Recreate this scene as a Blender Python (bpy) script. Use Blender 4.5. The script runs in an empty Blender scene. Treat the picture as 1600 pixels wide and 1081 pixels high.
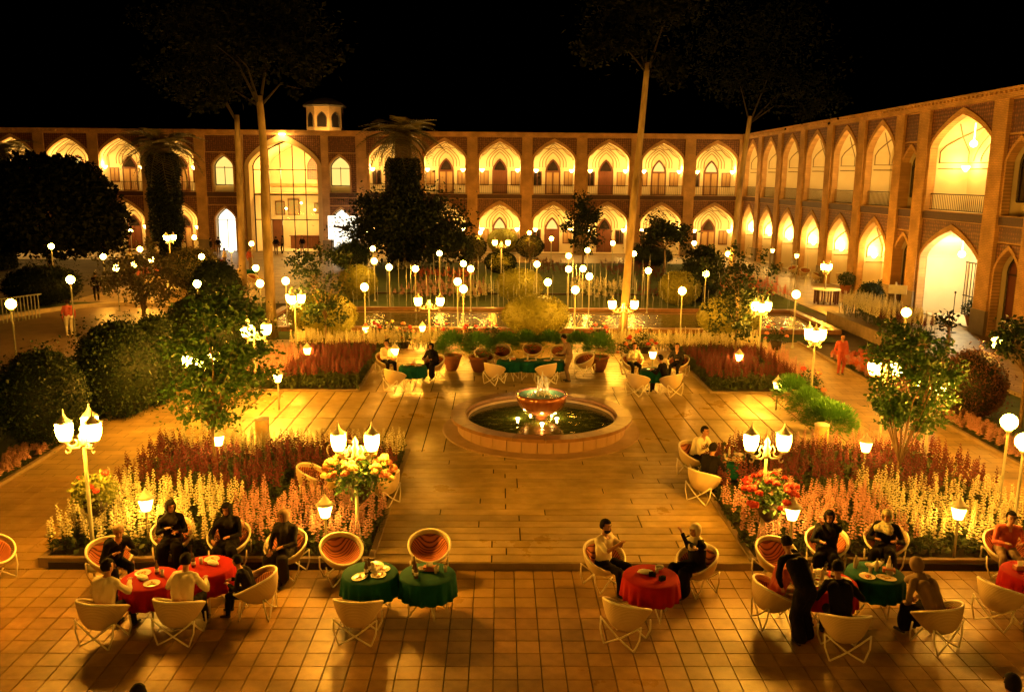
import bpy, math, random
import numpy as np
from mathutils import Matrix, Vector, Euler
from mathutils import noise as mnoise
PI = math.pi
S = bpy.context.scene
COL = S.collection
rnd = random.Random(7)
rng = np.random.default_rng(7)

# ---------------------------------------------------------------- camera
F, CX, CY, H = 1350.0, 800.0, 540.5, 6.4
PITCH, YAW, ROLL = math.radians(11.0), math.radians(0.89), math.radians(0.5)
cam_data = bpy.data.cameras.new('camera')
cam = bpy.data.objects.new('camera', cam_data)
COL.objects.link(cam)
cam_data.sensor_width = 36.0
cam_data.lens = F / 1600 * 36
cam_data.clip_start = 0.1
cam_data.clip_end = 1500
CAMM = Matrix.Translation((0, 0, H)) @ Matrix.Rotation(-YAW, 4, 'Z') @ Matrix.Rotation(PI / 2 - PITCH, 4, 'X') @ Matrix.Rotation(ROLL, 4, 'Z')
cam.matrix_world = CAMM
S.camera = cam

# ---------------------------------------------------------------- night sky and exposure
world = bpy.data.worlds.new('World')
S.world = world
world.use_nodes = True
wn = world.node_tree
wn.nodes.clear()
sky = wn.nodes.new('ShaderNodeTexSky')
sky.sky_type = 'NISHITA'
sky.sun_disc = False
sky.sun_elevation = math.radians(-6)
sky.sun_rotation = math.radians(200)
bg = wn.nodes.new('ShaderNodeBackground')
bg.inputs['Strength'].default_value = 0.004
wo = wn.nodes.new('ShaderNodeOutputWorld')
wn.links.new(sky.outputs[0], bg.inputs[0])
wn.links.new(bg.outputs[0], wo.inputs[0])
vs = S.view_settings
vs.view_transform = 'Standard'
vs.look = 'None'
vs.gamma = 1.0
vs.use_curve_mapping = False
vs.exposure = 0.84
cy = S.cycles
cy.use_denoising = True
cy.max_bounces = 5
cy.diffuse_bounces = 2
cy.glossy_bounces = 2
cy.transmission_bounces = 3
cy.transparent_max_bounces = 10
cy.sample_clamp_indirect = 4.0
cy.caustics_reflective = False
cy.caustics_refractive = False
cy.use_light_tree = True
cy.use_adaptive_sampling = False
cy.denoising_prefilter = 'ACCURATE'

LAMP_COL = (1.0, 0.405, 0.026)
WALL_COL = (1.0, 0.56, 0.12)
WHITE_COL = (1.0, 0.80, 0.42)

def G(px, py, z=0.0):
    """the point at height z where a sight line through a photo pixel lands"""
    d = CAMM.to_3x3() @ Vector(((px - CX) / F, (CY - py) / F, -1.0))
    t = (z - H) / d.z
    return (d.x * t, d.y * t)

def GX(px, py, X):
    d = CAMM.to_3x3() @ Vector(((px - CX) / F, (CY - py) / F, -1.0))
    t = X / d.x
    return (d.y * t, H + d.z * t)

def GY(px, py, Y):
    d = CAMM.to_3x3() @ Vector(((px - CX) / F, (CY - py) / F, -1.0))
    t = Y / d.y
    return (d.x * t, H + d.z * t)

# ---------------------------------------------------------------- materials
def new_mat(name):
    m = bpy.data.materials.new(name)
    m.use_nodes = True
    nt = m.node_tree
    b = nt.nodes['Principled BSDF']
    return m, nt, b

def mat(name, c1, c2=None, rough=0.7, scale=6.0, detail=4.0, bump=0.0, bscale=None, island=False, objrand=0.0, metal=0.0, spec=0.5, coat=0.0, sheen=0.0, stretch=None, stain=0.0):
    m, nt, b = new_mat(name)
    L = nt.links
    tc = nt.nodes.new('ShaderNodeTexCoord')
    src = tc.outputs['Object']
    if stretch:
        mp = nt.nodes.new('ShaderNodeMapping')
        mp.inputs['Scale'].default_value = stretch
        L.new(src, mp.inputs[0])
        src = mp.outputs[0]
    nz = nt.nodes.new('ShaderNodeTexNoise')
    nz.inputs['Scale'].default_value = scale
    nz.inputs['Detail'].default_value = detail
    L.new(src, nz.inputs['Vector'])
    mx = nt.nodes.new('ShaderNodeMix')
    mx.data_type = 'RGBA'
    mx.inputs[6].default_value = (*c1, 1)
    mx.inputs[7].default_value = (*(c2 or tuple(x * 0.75 for x in c1)), 1)
    rr = nt.nodes.new('ShaderNodeMapRange')
    rr.inputs[1].default_value = 0.3
    rr.inputs[2].default_value = 0.7
    fac = nz.outputs[0]
    if island:
        ge = nt.nodes.new('ShaderNodeNewGeometry')
        ad = nt.nodes.new('ShaderNodeMath')
        ad.operation = 'ADD'
        L.new(nz.outputs[0], ad.inputs[0])
        L.new(ge.outputs['Random Per Island'], ad.inputs[1])
        mu = nt.nodes.new('ShaderNodeMath')
        mu.operation = 'MULTIPLY'
        mu.inputs[1].default_value = 0.5
        L.new(ad.outputs[0], mu.inputs[0])
        fac = mu.outputs[0]
        rr.inputs[1].default_value = 0.15
        rr.inputs[2].default_value = 0.85
    L.new(fac, rr.inputs[0])
    L.new(rr.outputs[0], mx.inputs[0])
    out = mx.outputs[2]
    if objrand or (island and objrand):
        oi = nt.nodes.new('ShaderNodeObjectInfo')
        hs = nt.nodes.new('ShaderNodeHueSaturation')
        mr = nt.nodes.new('ShaderNodeMapRange')
        mr.inputs[3].default_value = 1 - objrand
        mr.inputs[4].default_value = 1 + objrand
        L.new(oi.outputs['Random'], mr.inputs[0])
        L.new(mr.outputs[0], hs.inputs['Value'])
        L.new(out, hs.inputs['Color'])
        out = hs.outputs[0]
    if stain:
        gp = nt.nodes.new('ShaderNodeNewGeometry')
        n2 = nt.nodes.new('ShaderNodeTexNoise')
        n2.inputs['Scale'].default_value = 0.55
        n2.inputs['Detail'].default_value = 9
        n2.inputs['Roughness'].default_value = 0.65
        L.new(gp.outputs['Position'], n2.inputs['Vector'])
        m2 = nt.nodes.new('ShaderNodeMapRange')
        m2.inputs[1].default_value = 0.36
        m2.inputs[2].default_value = 0.62
        m2.inputs[3].default_value = 1 - stain
        m2.inputs[4].default_value = 1.08
        L.new(n2.outputs[0], m2.inputs[0])
        mm = nt.nodes.new('ShaderNodeMix')
        mm.data_type = 'RGBA'
        mm.blend_type = 'MULTIPLY'
        mm.inputs[0].default_value = 1
        L.new(out, mm.inputs[6])
        L.new(m2.outputs[0], mm.inputs[7])
        out = mm.outputs[2]
        m3 = nt.nodes.new('ShaderNodeMapRange')
        m3.inputs[1].default_value = 0.35
        m3.inputs[2].default_value = 0.65
        m3.inputs[3].default_value = rough + 0.2
        m3.inputs[4].default_value = rough - 0.14
        L.new(n2.outputs[0], m3.inputs[0])
        L.new(m3.outputs[0], b.inputs['Roughness'])
    L.new(out, b.inputs['Base Color'])
    b.inputs['Roughness'].default_value = rough
    b.inputs['Metallic'].default_value = metal
    b.inputs['Specular IOR Level'].default_value = spec
    b.inputs['Coat Weight'].default_value = coat
    if coat:
        b.inputs['Coat Roughness'].default_value = 0.15
    if sheen:
        b.inputs['Sheen Weight'].default_value = sheen
    if bump:
        bn = nt.nodes.new('ShaderNodeTexNoise')
        bn.inputs['Scale'].default_value = bscale or scale * 6
        bn.inputs['Detail'].default_value = 5
        L.new(src, bn.inputs['Vector'])
        bp = nt.nodes.new('ShaderNodeBump')
        bp.inputs['Strength'].default_value = bump
        bp.inputs['Distance'].default_value = 0.02
        L.new(bn.outputs[0], bp.inputs['Height'])
        L.new(bp.outputs[0], b.inputs['Normal'])
    return m

def emit(name, col, strength):
    m = bpy.data.materials.new(name)
    m.use_nodes = True
    nt = m.node_tree
    nt.nodes.clear()
    e = nt.nodes.new('ShaderNodeEmission')
    e.inputs[0].default_value = (*col, 1)
    e.inputs[1].default_value = strength
    o = nt.nodes.new('ShaderNodeOutputMaterial')
    nt.links.new(e.outputs[0], o.inputs[0])
    return m

def brickish(name, c1, c2, cm, bw, bh, mortar=0.012, rough=0.85, bump=0.5, coord='Object', swz=None, offset=0.5, dirt=0.35):
    m, nt, b = new_mat(name)
    L = nt.links
    tc = nt.nodes.new('ShaderNodeTexCoord')
    src = tc.outputs[coord]
    if swz:
        sp = nt.nodes.new('ShaderNodeSeparateXYZ')
        cb = nt.nodes.new('ShaderNodeCombineXYZ')
        L.new(src, sp.inputs[0])
        for i, k in enumerate(swz):
            L.new(sp.outputs['XYZ'.index(k)], cb.inputs[i])
        src = cb.outputs[0]
    br = nt.nodes.new('ShaderNodeTexBrick')
    br.inputs['Scale'].default_value = 1
    br.inputs['Brick Width'].default_value = bw
    br.inputs['Row Height'].default_value = bh
    br.inputs['Mortar Size'].default_value = mortar
    br.inputs['Color1'].default_value = (*c1, 1)
    br.inputs['Color2'].default_value = (*c2, 1)
    br.inputs['Mortar'].default_value = (*cm, 1)
    br.offset = offset
    L.new(src, br.inputs['Vector'])
    nz = nt.nodes.new('ShaderNodeTexNoise')
    nz.inputs['Scale'].default_value = 1.3
    nz.inputs['Detail'].default_value = 8
    L.new(src, nz.inputs['Vector'])
    mr = nt.nodes.new('ShaderNodeMapRange')
    mr.inputs[1].default_value = 0.3
    mr.inputs[2].default_value = 0.7
    mr.inputs[3].default_value = 1 - dirt
    mr.inputs[4].default_value = 1 + dirt * 0.3
    L.new(nz.outputs[0], mr.inputs[0])
    mu = nt.nodes.new('ShaderNodeMix')
    mu.data_type = 'RGBA'
    mu.blend_type = 'MULTIPLY'
    mu.inputs[0].default_value = 1
    L.new(br.outputs[0], mu.inputs[6])
    L.new(mr.outputs[0], mu.inputs[7])
    L.new(mu.outputs[2], b.inputs['Base Color'])
    b.inputs['Roughness'].default_value = rough
    bp = nt.nodes.new('ShaderNodeBump')
    bp.inputs['Strength'].default_value = bump
    bp.inputs['Distance'].default_value = 0.01
    bp.invert = True
    L.new(br.outputs[1], bp.inputs['Height'])
    L.new(bp.outputs[0], b.inputs['Normal'])
    return m

def mosaic(name, c1, c2, c3, scale):
    m, nt, b = new_mat(name)
    L = nt.links
    tc = nt.nodes.new('ShaderNodeTexCoord')
    w = nt.nodes.new('ShaderNodeTexVoronoi')
    w.feature = 'F1'
    w.distance = 'MANHATTAN'
    w.inputs['Scale'].default_value = scale
    w.inputs['Randomness'].default_value = 0.25
    L.new(tc.outputs['Object'], w.inputs['Vector'])
    cr = nt.nodes.new('ShaderNodeValToRGB')
    cr.color_ramp.interpolation = 'CONSTANT'
    e = cr.color_ramp.elements
    e[0].position = 0
    e[0].color = (*c1, 1)
    e[1].position = 0.42
    e[1].color = (*c2, 1)
    e2 = e.new(0.7)
    e2.color = (*c3, 1)
    L.new(w.outputs['Distance'], cr.inputs[0])
    nz = nt.nodes.new('ShaderNodeTexNoise')
    nz.inputs['Scale'].default_value = 9
    L.new(tc.outputs['Object'], nz.inputs['Vector'])
    mu = nt.nodes.new('ShaderNodeMix')
    mu.data_type = 'RGBA'
    mu.inputs[7].default_value = (*c2, 1)
    L.new(nz.outputs[0], mu.inputs[0])
    L.new(cr.outputs[0], mu.inputs[6])
    L.new(mu.outputs[2], b.inputs['Base Color'])
    b.inputs['Roughness'].default_value = 0.55
    bp = nt.nodes.new('ShaderNodeBump')
    bp.inputs['Strength'].default_value = 0.4
    bp.inputs['Distance'].default_value = 0.01
    L.new(w.outputs['Distance'], bp.inputs['Height'])
    L.new(bp.outputs[0], b.inputs['Normal'])
    return m

def water_mat(name, col, rough=0.04, scale=3.0, strength=0.25):
    m, nt, b = new_mat(name)
    L = nt.links
    b.inputs['Base Color'].default_value = (*col, 1)
    b.inputs['Roughness'].default_value = rough
    b.inputs['IOR'].default_value = 1.33
    b.inputs['Specular IOR Level'].default_value = 0.5
    tc = nt.nodes.new('ShaderNodeTexCoord')
    nz = nt.nodes.new('ShaderNodeTexNoise')
    nz.inputs['Scale'].default_value = scale
    nz.inputs['Detail'].default_value = 5
    nz.inputs['Distortion'].default_value = 1.2
    L.new(tc.outputs['Object'], nz.inputs['Vector'])
    bp = nt.nodes.new('ShaderNodeBump')
    bp.inputs['Strength'].default_value = strength
    bp.inputs['Distance'].default_value = 0.05
    L.new(nz.outputs[0], bp.inputs['Height'])
    L.new(bp.outputs[0], b.inputs['Normal'])
    return m

def sheer(name, col, alpha, rough=0.2, emis=0.0):
    m, nt, b = new_mat(name)
    b.inputs['Base Color'].default_value = (*col, 1)
    b.inputs['Alpha'].default_value = alpha
    b.inputs['Roughness'].default_value = rough
    return m

M = {}
M['tile'] = mat('plaza_stone_tile', (0.44, 0.265, 0.10), (0.30, 0.17, 0.065), rough=0.40, scale=5, bump=0.25, bscale=45, objrand=0.22, spec=0.5, stain=0.42)
M['tile_far'] = mat('plaza_stone_tile_joined', (0.46, 0.30, 0.11), (0.34, 0.21, 0.08), rough=0.40, scale=5, bump=0.25, bscale=45, island=True, spec=0.5, stain=0.42)
M['slab'] = mat('terrace_slab', (0.50, 0.36, 0.14), (0.36, 0.26, 0.10), rough=0.38, scale=2.5, bump=0.2, bscale=35, objrand=0.22, spec=0.5, stain=0.34)
M['joint'] = mat('dark_joint_bed', (0.035, 0.022, 0.012), rough=0.95)
M['path'] = brickish('path_paving', (0.44, 0.31, 0.13), (0.37, 0.26, 0.11), (0.10, 0.07, 0.03), 0.62, 0.34, 0.008, rough=0.5, dirt=0.4)
M['kerb'] = mat('kerb_stone', (0.33, 0.24, 0.14), (0.22, 0.16, 0.09), rough=0.7, scale=4, bump=0.4)
M['soil'] = mat('garden_soil', (0.055, 0.038, 0.022), (0.03, 0.022, 0.012), rough=1, scale=7, bump=0.8)
M['ground'] = mat('courtyard_ground', (0.11, 0.08, 0.05), (0.06, 0.045, 0.03), rough=0.95, scale=0.6, bump=0.4)
M['kerb_pale'] = mat('pale_kerb', (0.62, 0.50, 0.28), (0.50, 0.38, 0.20), rough=0.7, scale=4, bump=0.2)
M['lawn'] = mat('lawn_grass', (0.06, 0.095, 0.018), (0.03, 0.06, 0.012), rough=0.9, scale=2, bump=0.9, bscale=60)
M['asphalt'] = mat('drive_paving', (0.36, 0.23, 0.12), (0.22, 0.14, 0.07), rough=0.36, scale=2, bump=0.3)
M['brick'] = brickish('wall_brick', (0.56, 0.34, 0.15), (0.46, 0.28, 0.12), (0.30, 0.18, 0.09), 0.24, 0.07, 0.01, swz='XZY')
M['brickB'] = brickish('pilaster_brick', (0.70, 0.41, 0.17), (0.60, 0.35, 0.145), (0.42, 0.26, 0.12), 0.24, 0.07, 0.01, swz='XZY')
M['dado'] = mat('dado_stone', (0.26, 0.20, 0.13), (0.19, 0.14, 0.09), rough=0.5, scale=2)
M['mosaic'] = mosaic('spandrel_mosaic', (0.46, 0.20, 0.07), (0.15, 0.055, 0.022), (0.035, 0.012, 0.009), 6)
M['mosaic2'] = mosaic('frieze_mosaic', (0.40, 0.15, 0.05), (0.09, 0.028, 0.012), (0.025, 0.009, 0.008), 7)
M['plaster'] = mat('niche_plaster', (0.74, 0.64, 0.44), (0.68, 0.57, 0.38), rough=0.85, scale=1.2, bump=0.05)
M['rib'] = mat('vault_line', (0.26, 0.19, 0.10), rough=0.8)
M['wood'] = mat('door_wood', (0.15, 0.045, 0.02), (0.10, 0.03, 0.014), rough=0.4, scale=3, stretch=(8, 8, 1))
M['curtain'] = mat('curtain', (0.42, 0.28, 0.13), (0.3, 0.17, 0.07), rough=0.9, scale=3, stretch=(12, 12, 0.4))
M['curtain_lit'] = emit('lit_curtain', (1.0, 0.62, 0.15), 0.8)
M['darkglass'] = mat('dark_glass', (0.03, 0.02, 0.015), rough=0.08, spec=0.9)
M['iron'] = mat('dark_iron', (0.05, 0.035, 0.025), rough=0.5, metal=0.6)
M['roof'] = mat('roof_surface', (0.16, 0.12, 0.08), rough=0.95, scale=2, bump=0.3)
M['white'] = mat('white_paint', (0.78, 0.74, 0.64), (0.68, 0.63, 0.52), rough=0.4, scale=8)
M['post'] = mat('post_paint', (0.50, 0.50, 0.38), (0.38, 0.38, 0.27), rough=0.4, scale=9)
M['globe'] = emit('lit_globe', LAMP_COL, 100)
M['globe_far'] = emit('lit_globe_far', LAMP_COL, 135)
for k_, (c_, e_) in enumerate((((1.0, .42, .035), 105), ((1.0, .38, .03), 165), ((1.0, .45, .05), 120))): M['globe_%d' % k_] = emit('lit_globe_%d' % k_, c_, e_)
M['shade'] = emit('lit_lamp_shade', LAMP_COL, 250)
M['sconce'] = emit('lit_sconce', WALL_COL, 30)
M['lantern'] = emit('lit_garden_lantern', (1.0, 0.46, 0.04), 72)
M['whitewin'] = emit('lit_white_window', (1.0, 0.86, 0.60), 1.5)
M['wicker'] = None
M['frame'] = mat('chair_frame_paint', (0.88, 0.82, 0.64), (0.80, 0.72, 0.52), rough=0.35, scale=12)
M['red_cloth'] = mat('red_cloth', (0.38, 0.008, 0.008), (0.30, 0.006, 0.006), rough=0.85, scale=7, bump=0.15, spec=0.15)
M['green_cloth'] = mat('green_cloth', (0.004, 0.085, 0.070), (0.003, 0.06, 0.05), rough=0.85, scale=7, bump=0.15, spec=0.15)
M['plate'] = mat('white_china', (0.72, 0.68, 0.60), rough=0.2)
M['bottle'] = mat('dark_bottle_glass', (0.10, 0.05, 0.02), rough=0.08, spec=0.9)
M['clear'] = mat('pale_glass', (0.55, 0.50, 0.40), rough=0.06, spec=0.9)
M['food_r'] = mat('red_food', (0.42, 0.07, 0.02), (0.35, 0.16, 0.05), rough=0.5, scale=30)
M['food_y'] = mat('rice_food', (0.65, 0.48, 0.22), (0.50, 0.28, 0.08), rough=0.7, scale=30)
M['paper'] = mat('paper_napkin', (0.8, 0.75, 0.62), rough=0.9)
M['terra'] = mat('terracotta', (0.30, 0.11, 0.05), (0.22, 0.08, 0.04), rough=0.8, scale=5)
M['basin'] = mat('basin_stone', (0.42, 0.27, 0.15), (0.30, 0.19, 0.10), rough=0.45, scale=3, bump=0.25, bscale=40, stretch=(1, 1, 0.4))
M['coping'] = mat('coping_stone', (0.28, 0.14, 0.065), (0.19, 0.09, 0.045), rough=0.35, scale=6, bump=0.15)
M['copper'] = mat('bowl_copper', (0.48, 0.17, 0.07), (0.30, 0.09, 0.04), rough=0.16, scale=3, metal=0.4, coat=0.8, stretch=(3, 3, 0.3))
M['water'] = water_mat('fountain_water', (0.070, 0.090, 0.015), strength=0.16, scale=5.0)  # green glow round the bowl is put into the base colour
M['bowlwater'] = water_mat('bowl_water', (0.15, 0.30, 0.12), rough=0.15, scale=14, strength=0.6)
M['poolwater'] = water_mat('pool_water', (0.11, 0.10, 0.035), rough=0.12, scale=2.2, strength=0.7)
M['jet'] = sheer('water_jet', (0.85, 0.88, 0.85), 0.38)
M['spray'] = sheer('water_spray', (0.95, 0.95, 0.92), 0.85)
M['bark'] = mat('tree_bark', (0.26, 0.17, 0.09), (0.14, 0.09, 0.05), rough=0.9, scale=5, bump=0.6, stretch=(2, 2, 0.5))
M['planebark'] = mat('plane_tree_bark', (0.50, 0.38, 0.20), (0.15, 0.10, 0.05), rough=0.8, scale=2.6, bump=0.3, stretch=(1, 1, 0.35))
M['leaf_crown'] = mat('night_dark_crown_leaf', (0.0028, 0.005, 0.0018), (0.007, 0.009, 0.003), rough=0.8, scale=2, island=True, spec=0.05)  # leaf darkened far below its own green, night shade in the colour
M['leaf_lit'] = mat('lamplit_yellow_green_leaf', (0.14, 0.19, 0.03), (0.30, 0.30, 0.07), rough=0.5, scale=3, island=True)  # lighter copy of the leaf, lamplight put into its colour
M['shade_near'] = emit('lit_lamp_shade_near', LAMP_COL, 60)
M['leaf'] = mat('broad_leaf', (0.022, 0.11, 0.016), (0.08, 0.15, 0.032), rough=0.42, scale=2, island=True, spec=0.5)
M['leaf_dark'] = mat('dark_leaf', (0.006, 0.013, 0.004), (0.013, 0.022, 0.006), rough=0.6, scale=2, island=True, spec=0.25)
M['leaf_olive'] = mat('olive_leaf', (0.07, 0.075, 0.02), (0.13, 0.09, 0.035), rough=0.6, scale=2, island=True)
M['leaf_hedge'] = mat('clipped_leaf', (0.15, 0.16, 0.020), (0.31, 0.29, 0.045), rough=0.6, scale=3, island=True)
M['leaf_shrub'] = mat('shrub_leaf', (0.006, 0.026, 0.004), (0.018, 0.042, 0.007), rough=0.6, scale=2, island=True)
M['leaf_feather'] = mat('feathery_leaf', (0.05, 0.19, 0.025), (0.12, 0.30, 0.05), rough=0.7, scale=3, island=True)
M['leaf_red'] = mat('purple_red_leaf', (0.06, 0.018, 0.012), (0.10, 0.035, 0.02), rough=0.6, scale=3, island=True)
M['frond'] = mat('palm_frond', (0.09, 0.09, 0.02), (0.20, 0.16, 0.05), rough=0.5, scale=3, island=True)
M['stem'] = mat('flower_stem', (0.035, 0.065, 0.016), (0.07, 0.09, 0.025), rough=0.7, scale=3, island=True)
M['fl_white'] = mat('cream_blossom', (0.84, 0.79, 0.58), (0.66, 0.60, 0.34), rough=0.8, scale=3, island=True)
M['fl_pink'] = mat('peach_blossom', (0.64, 0.38, 0.34), (0.44, 0.20, 0.18), rough=0.8, scale=3, island=True)
M['fl_red'] = mat('dark_red_blossom', (0.17, 0.018, 0.034), (0.07, 0.026, 0.026), rough=0.8, scale=3, island=True)
M['fl_orange'] = mat('orange_blossom', (0.62, 0.16, 0.06), (0.45, 0.05, 0.03), rough=0.8, scale=3, island=True)
M['rose_red'] = mat('red_rose', (0.62, 0.045, 0.03), (0.50, 0.03, 0.02), rough=0.6, scale=20)
M['rose_pink'] = mat('pink_rose', (0.80, 0.30, 0.16), (0.70, 0.20, 0.10), rough=0.6, scale=20)
M['rose_yellow'] = mat('cream_rose', (0.82, 0.66, 0.26), (0.8, 0.52, 0.2), rough=0.6, scale=20)
M['skin'] = mat('skin', (0.40, 0.20, 0.12), (0.34, 0.16, 0.09), rough=0.5)
M['hair'] = mat('dark_hair', (0.010, 0.007, 0.005), rough=0.85, spec=0.15, scale=30, bump=0.5)
M['grey_hair'] = mat('pale_hair', (0.45, 0.32, 0.18), rough=0.6)
M['cl_black'] = mat('black_clothing', (0.006, 0.005, 0.005), (0.010, 0.008, 0.007), rough=0.9, spec=0.12)
M['cl_cream'] = mat('cream_shirt', (0.78, 0.70, 0.52), (0.68, 0.60, 0.42), rough=0.85, scale=4, bump=0.2)
M['cl_red'] = mat('red_clothing', (0.42, 0.08, 0.05), (0.32, 0.05, 0.03), rough=0.85)
M['cl_brown'] = mat('brown_clothing', (0.22, 0.14, 0.08), (0.15, 0.09, 0.05), rough=0.85)
M['cl_check'] = mat('patterned_shirt', (0.62, 0.50, 0.26), (0.10, 0.14, 0.12), rough=0.85, scale=22)
M['cl_grey'] = mat('dark_grey_clothing', (0.025, 0.020, 0.017), (0.015, 0.012, 0.010), rough=0.9, spec=0.15)
M['lips'] = mat('lips', (0.20, 0.06, 0.04))
M['shoe'] = mat('dark_shoe', (0.02, 0.015, 0.012), rough=0.4)

def stripes_mat():
    m, nt, b = new_mat('striped_cushion')
    L = nt.links
    tc = nt.nodes.new('ShaderNodeTexCoord')
    w = nt.nodes.new('ShaderNodeTexWave')
    w.wave_type = 'BANDS'
    w.bands_direction = 'Y'
    w.inputs['Scale'].default_value = 7.5
    w.inputs['Distortion'].default_value = 0.0
    w.inputs['Detail Scale'].default_value = 2
    L.new(tc.outputs['Object'], w.inputs['Vector'])
    cr = nt.nodes.new('ShaderNodeValToRGB')
    e = cr.color_ramp.elements
    e[0].position = 0.10
    e[0].color = (0.11, 0.022, 0.014, 1)
    e[1].position = 0.36
    e[1].color = (0.42, 0.12, 0.05, 1)
    e2 = e.new(0.9)
    e2.color = (0.50, 0.17, 0.07, 1)
    L.new(w.outputs[0], cr.inputs[0])
    L.new(cr.outputs[0], b.inputs['Base Color'])
    b.inputs['Roughness'].default_value = 0.9
    return m
M['cushion'] = stripes_mat()

def wicker_mat():
    m, nt, b = new_mat('woven_wicker')
    L = nt.links
    tc = nt.nodes.new('ShaderNodeTexCoord')
    w = nt.nodes.new('ShaderNodeTexWave')
    w.wave_type = 'BANDS'
    w.bands_direction = 'Z'
    w.inputs['Scale'].default_value = 12
    w.inputs['Distortion'].default_value = 1.5
    w.inputs['Detail'].default_value = 3
    L.new(tc.outputs['Object'], w.inputs['Vector'])
    mx = nt.nodes.new('ShaderNodeMix')
    mx.data_type = 'RGBA'
    mx.inputs[6].default_value = (0.52, 0.38, 0.20, 1)
    mx.inputs[7].default_value = (0.72, 0.56, 0.33, 1)
    L.new(w.outputs[0], mx.inputs[0])
    L.new(mx.outputs[2], b.inputs['Base Color'])
    b.inputs['Roughness'].default_value = 0.6
    bp = nt.nodes.new('ShaderNodeBump')
    bp.inputs['Strength'].default_value = 0.5
    bp.inputs['Distance'].default_value = 0.01
    L.new(w.outputs[0], bp.inputs['Height'])
    L.new(bp.outputs[0], b.inputs['Normal'])
    return m
M['wicker'] = wicker_mat()

# ---------------------------------------------------------------- mesh helpers
class MB:
    def __init__(s):
        s.v, s.f, s.m = [], [], []
        s.mi = 0
    def add(s, verts, faces):
        o = len(s.v)
        s.v.extend([tuple(p) for p in verts])
        for f in faces:
            s.f.append(tuple(i + o for i in f))
            s.m.append(s.mi)
        return s
    def box(s, cx, cy, cz, sx, sy, sz, rz=0.0):
        c, n = math.cos(rz), math.sin(rz)
        vs_ = []
        for dz in (-.5, .5):
            for dx, dy in ((-.5, -.5), (.5, -.5), (.5, .5), (-.5, .5)):
                x, y = dx * sx, dy * sy
                vs_.append((cx + x * c - y * n, cy + x * n + y * c, cz + dz * sz))
        return s.add(vs_, [(3, 2, 1, 0), (4, 5, 6, 7), (0, 1, 5, 4), (1, 2, 6, 5), (2, 3, 7, 6), (3, 0, 4, 7)])
    def tube(s, pts, r, n=6, caps=True):
        pts = [Vector(p) for p in pts]
        if not hasattr(r, '__len__'):
            r = [r] * len(pts)
        rings = []
        up = Vector((0, 0, 1))
        t0 = (pts[1] - pts[0]).normalized()
        a = t0.cross(up)
        if a.length < 1e-3:
            a = Vector((1, 0, 0))
        a.normalize()
        for i, p in enumerate(pts):
            t = (pts[min(i + 1, len(pts) - 1)] - pts[max(i - 1, 0)])
            if t.length < 1e-9:
                t = t0
            t = t.normalized()
            a = (a - t * a.dot(t))
            if a.length < 1e-6:
                a = t.orthogonal()
            a.normalize()
            b = t.cross(a)
            rings.append([p + (a * math.cos(2 * PI * k / n) + b * math.sin(2 * PI * k / n)) * r[i] for k in range(n)])
        vs_ = [q for rg in rings for q in rg]
        fs = []
        for i in range(len(pts) - 1):
            for k in range(n):
                k2 = (k + 1) % n
                fs.append((i * n + k, i * n + k2, (i + 1) * n + k2, (i + 1) * n + k))
        if caps:
            fs.append(tuple(range(n - 1, -1, -1)))
            fs.append(tuple((len(pts) - 1) * n + k for k in range(n)))
        return s.add(vs_, fs)
    def lathe(s, prof, n=24, c=(0, 0, 0), wave=None, caps=True):
        vs_, fs = [], []
        for i, (r, z) in enumerate(prof):
            for k in range(n):
                a = 2 * PI * k / n
                rr = r
                if wave:
                    rr = r + wave(i, a)
                vs_.append((c[0] + rr * math.cos(a), c[1] + rr * math.sin(a), c[2] + z))
        for i in range(len(prof) - 1):
            for k in range(n):
                k2 = (k + 1) % n
                fs.append((i * n + k, i * n + k2, (i + 1) * n + k2, (i + 1) * n + k))
        if caps and prof[0][0] > 1e-4:
            fs.append(tuple(range(n - 1, -1, -1)))
        if caps and prof[-1][0] > 1e-4:
            fs.append(tuple((len(prof) - 1) * n + k for k in range(n)))
        return s.add(vs_, fs)
    def ball(s, c, r, nu=12, nv=8, sc=(1, 1, 1)):
        vs_, fs = [], []
        for j in range(nv + 1):
            t = PI * j / nv
            for k in range(nu):
                a = 2 * PI * k / nu
                vs_.append((c[0] + r * sc[0] * math.sin(t) * math.cos(a), c[1] + r * sc[1] * math.sin(t) * math.sin(a), c[2] + r * sc[2] * math.cos(t)))
        for j in range(nv):
            for k in range(nu):
                k2 = (k + 1) % nu
                fs.append((j * nu + k, (j + 1) * nu + k, (j + 1) * nu + k2, j * nu + k2))
        return s.add(vs_, fs)
    def prism(s, poly, z0, z1):
        n = len(poly)
        vs_ = [(x, y, z0) for x, y in poly] + [(x, y, z1) for x, y in poly]
        fs = [tuple(range(n - 1, -1, -1)), tuple(range(n, 2 * n))]
        for k in range(n):
            k2 = (k + 1) % n
            fs.append((k, k2, n + k2, n + k))
        return s.add(vs_, fs)
    def mesh(s, name, mats, smooth=False):
        me = bpy.data.meshes.new(name)
        me.from_pydata(s.v, [], s.f)
        if not isinstance(mats, (list, tuple)):
            mats = [mats]
        for m in mats:
            me.materials.append(m)
        if len(mats) > 1:
            me.polygons.foreach_set('material_index', s.m)
        if smooth:
            me.polygons.foreach_set('use_smooth', [True] * len(me.polygons))
        me.update()
        return me

def link(name, me, parent=None, loc=(0, 0, 0), rz=0.0, sc=None):
    o = bpy.data.objects.new(name, me)
    COL.objects.link(o)
    o.location = loc
    if rz:
        o.rotation_euler = (0, 0, rz)
    if sc is not None:
        o.scale = sc if hasattr(sc, '__len__') else (sc, sc, sc)
    if parent is not None:
        o.parent = parent
    return o

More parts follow.
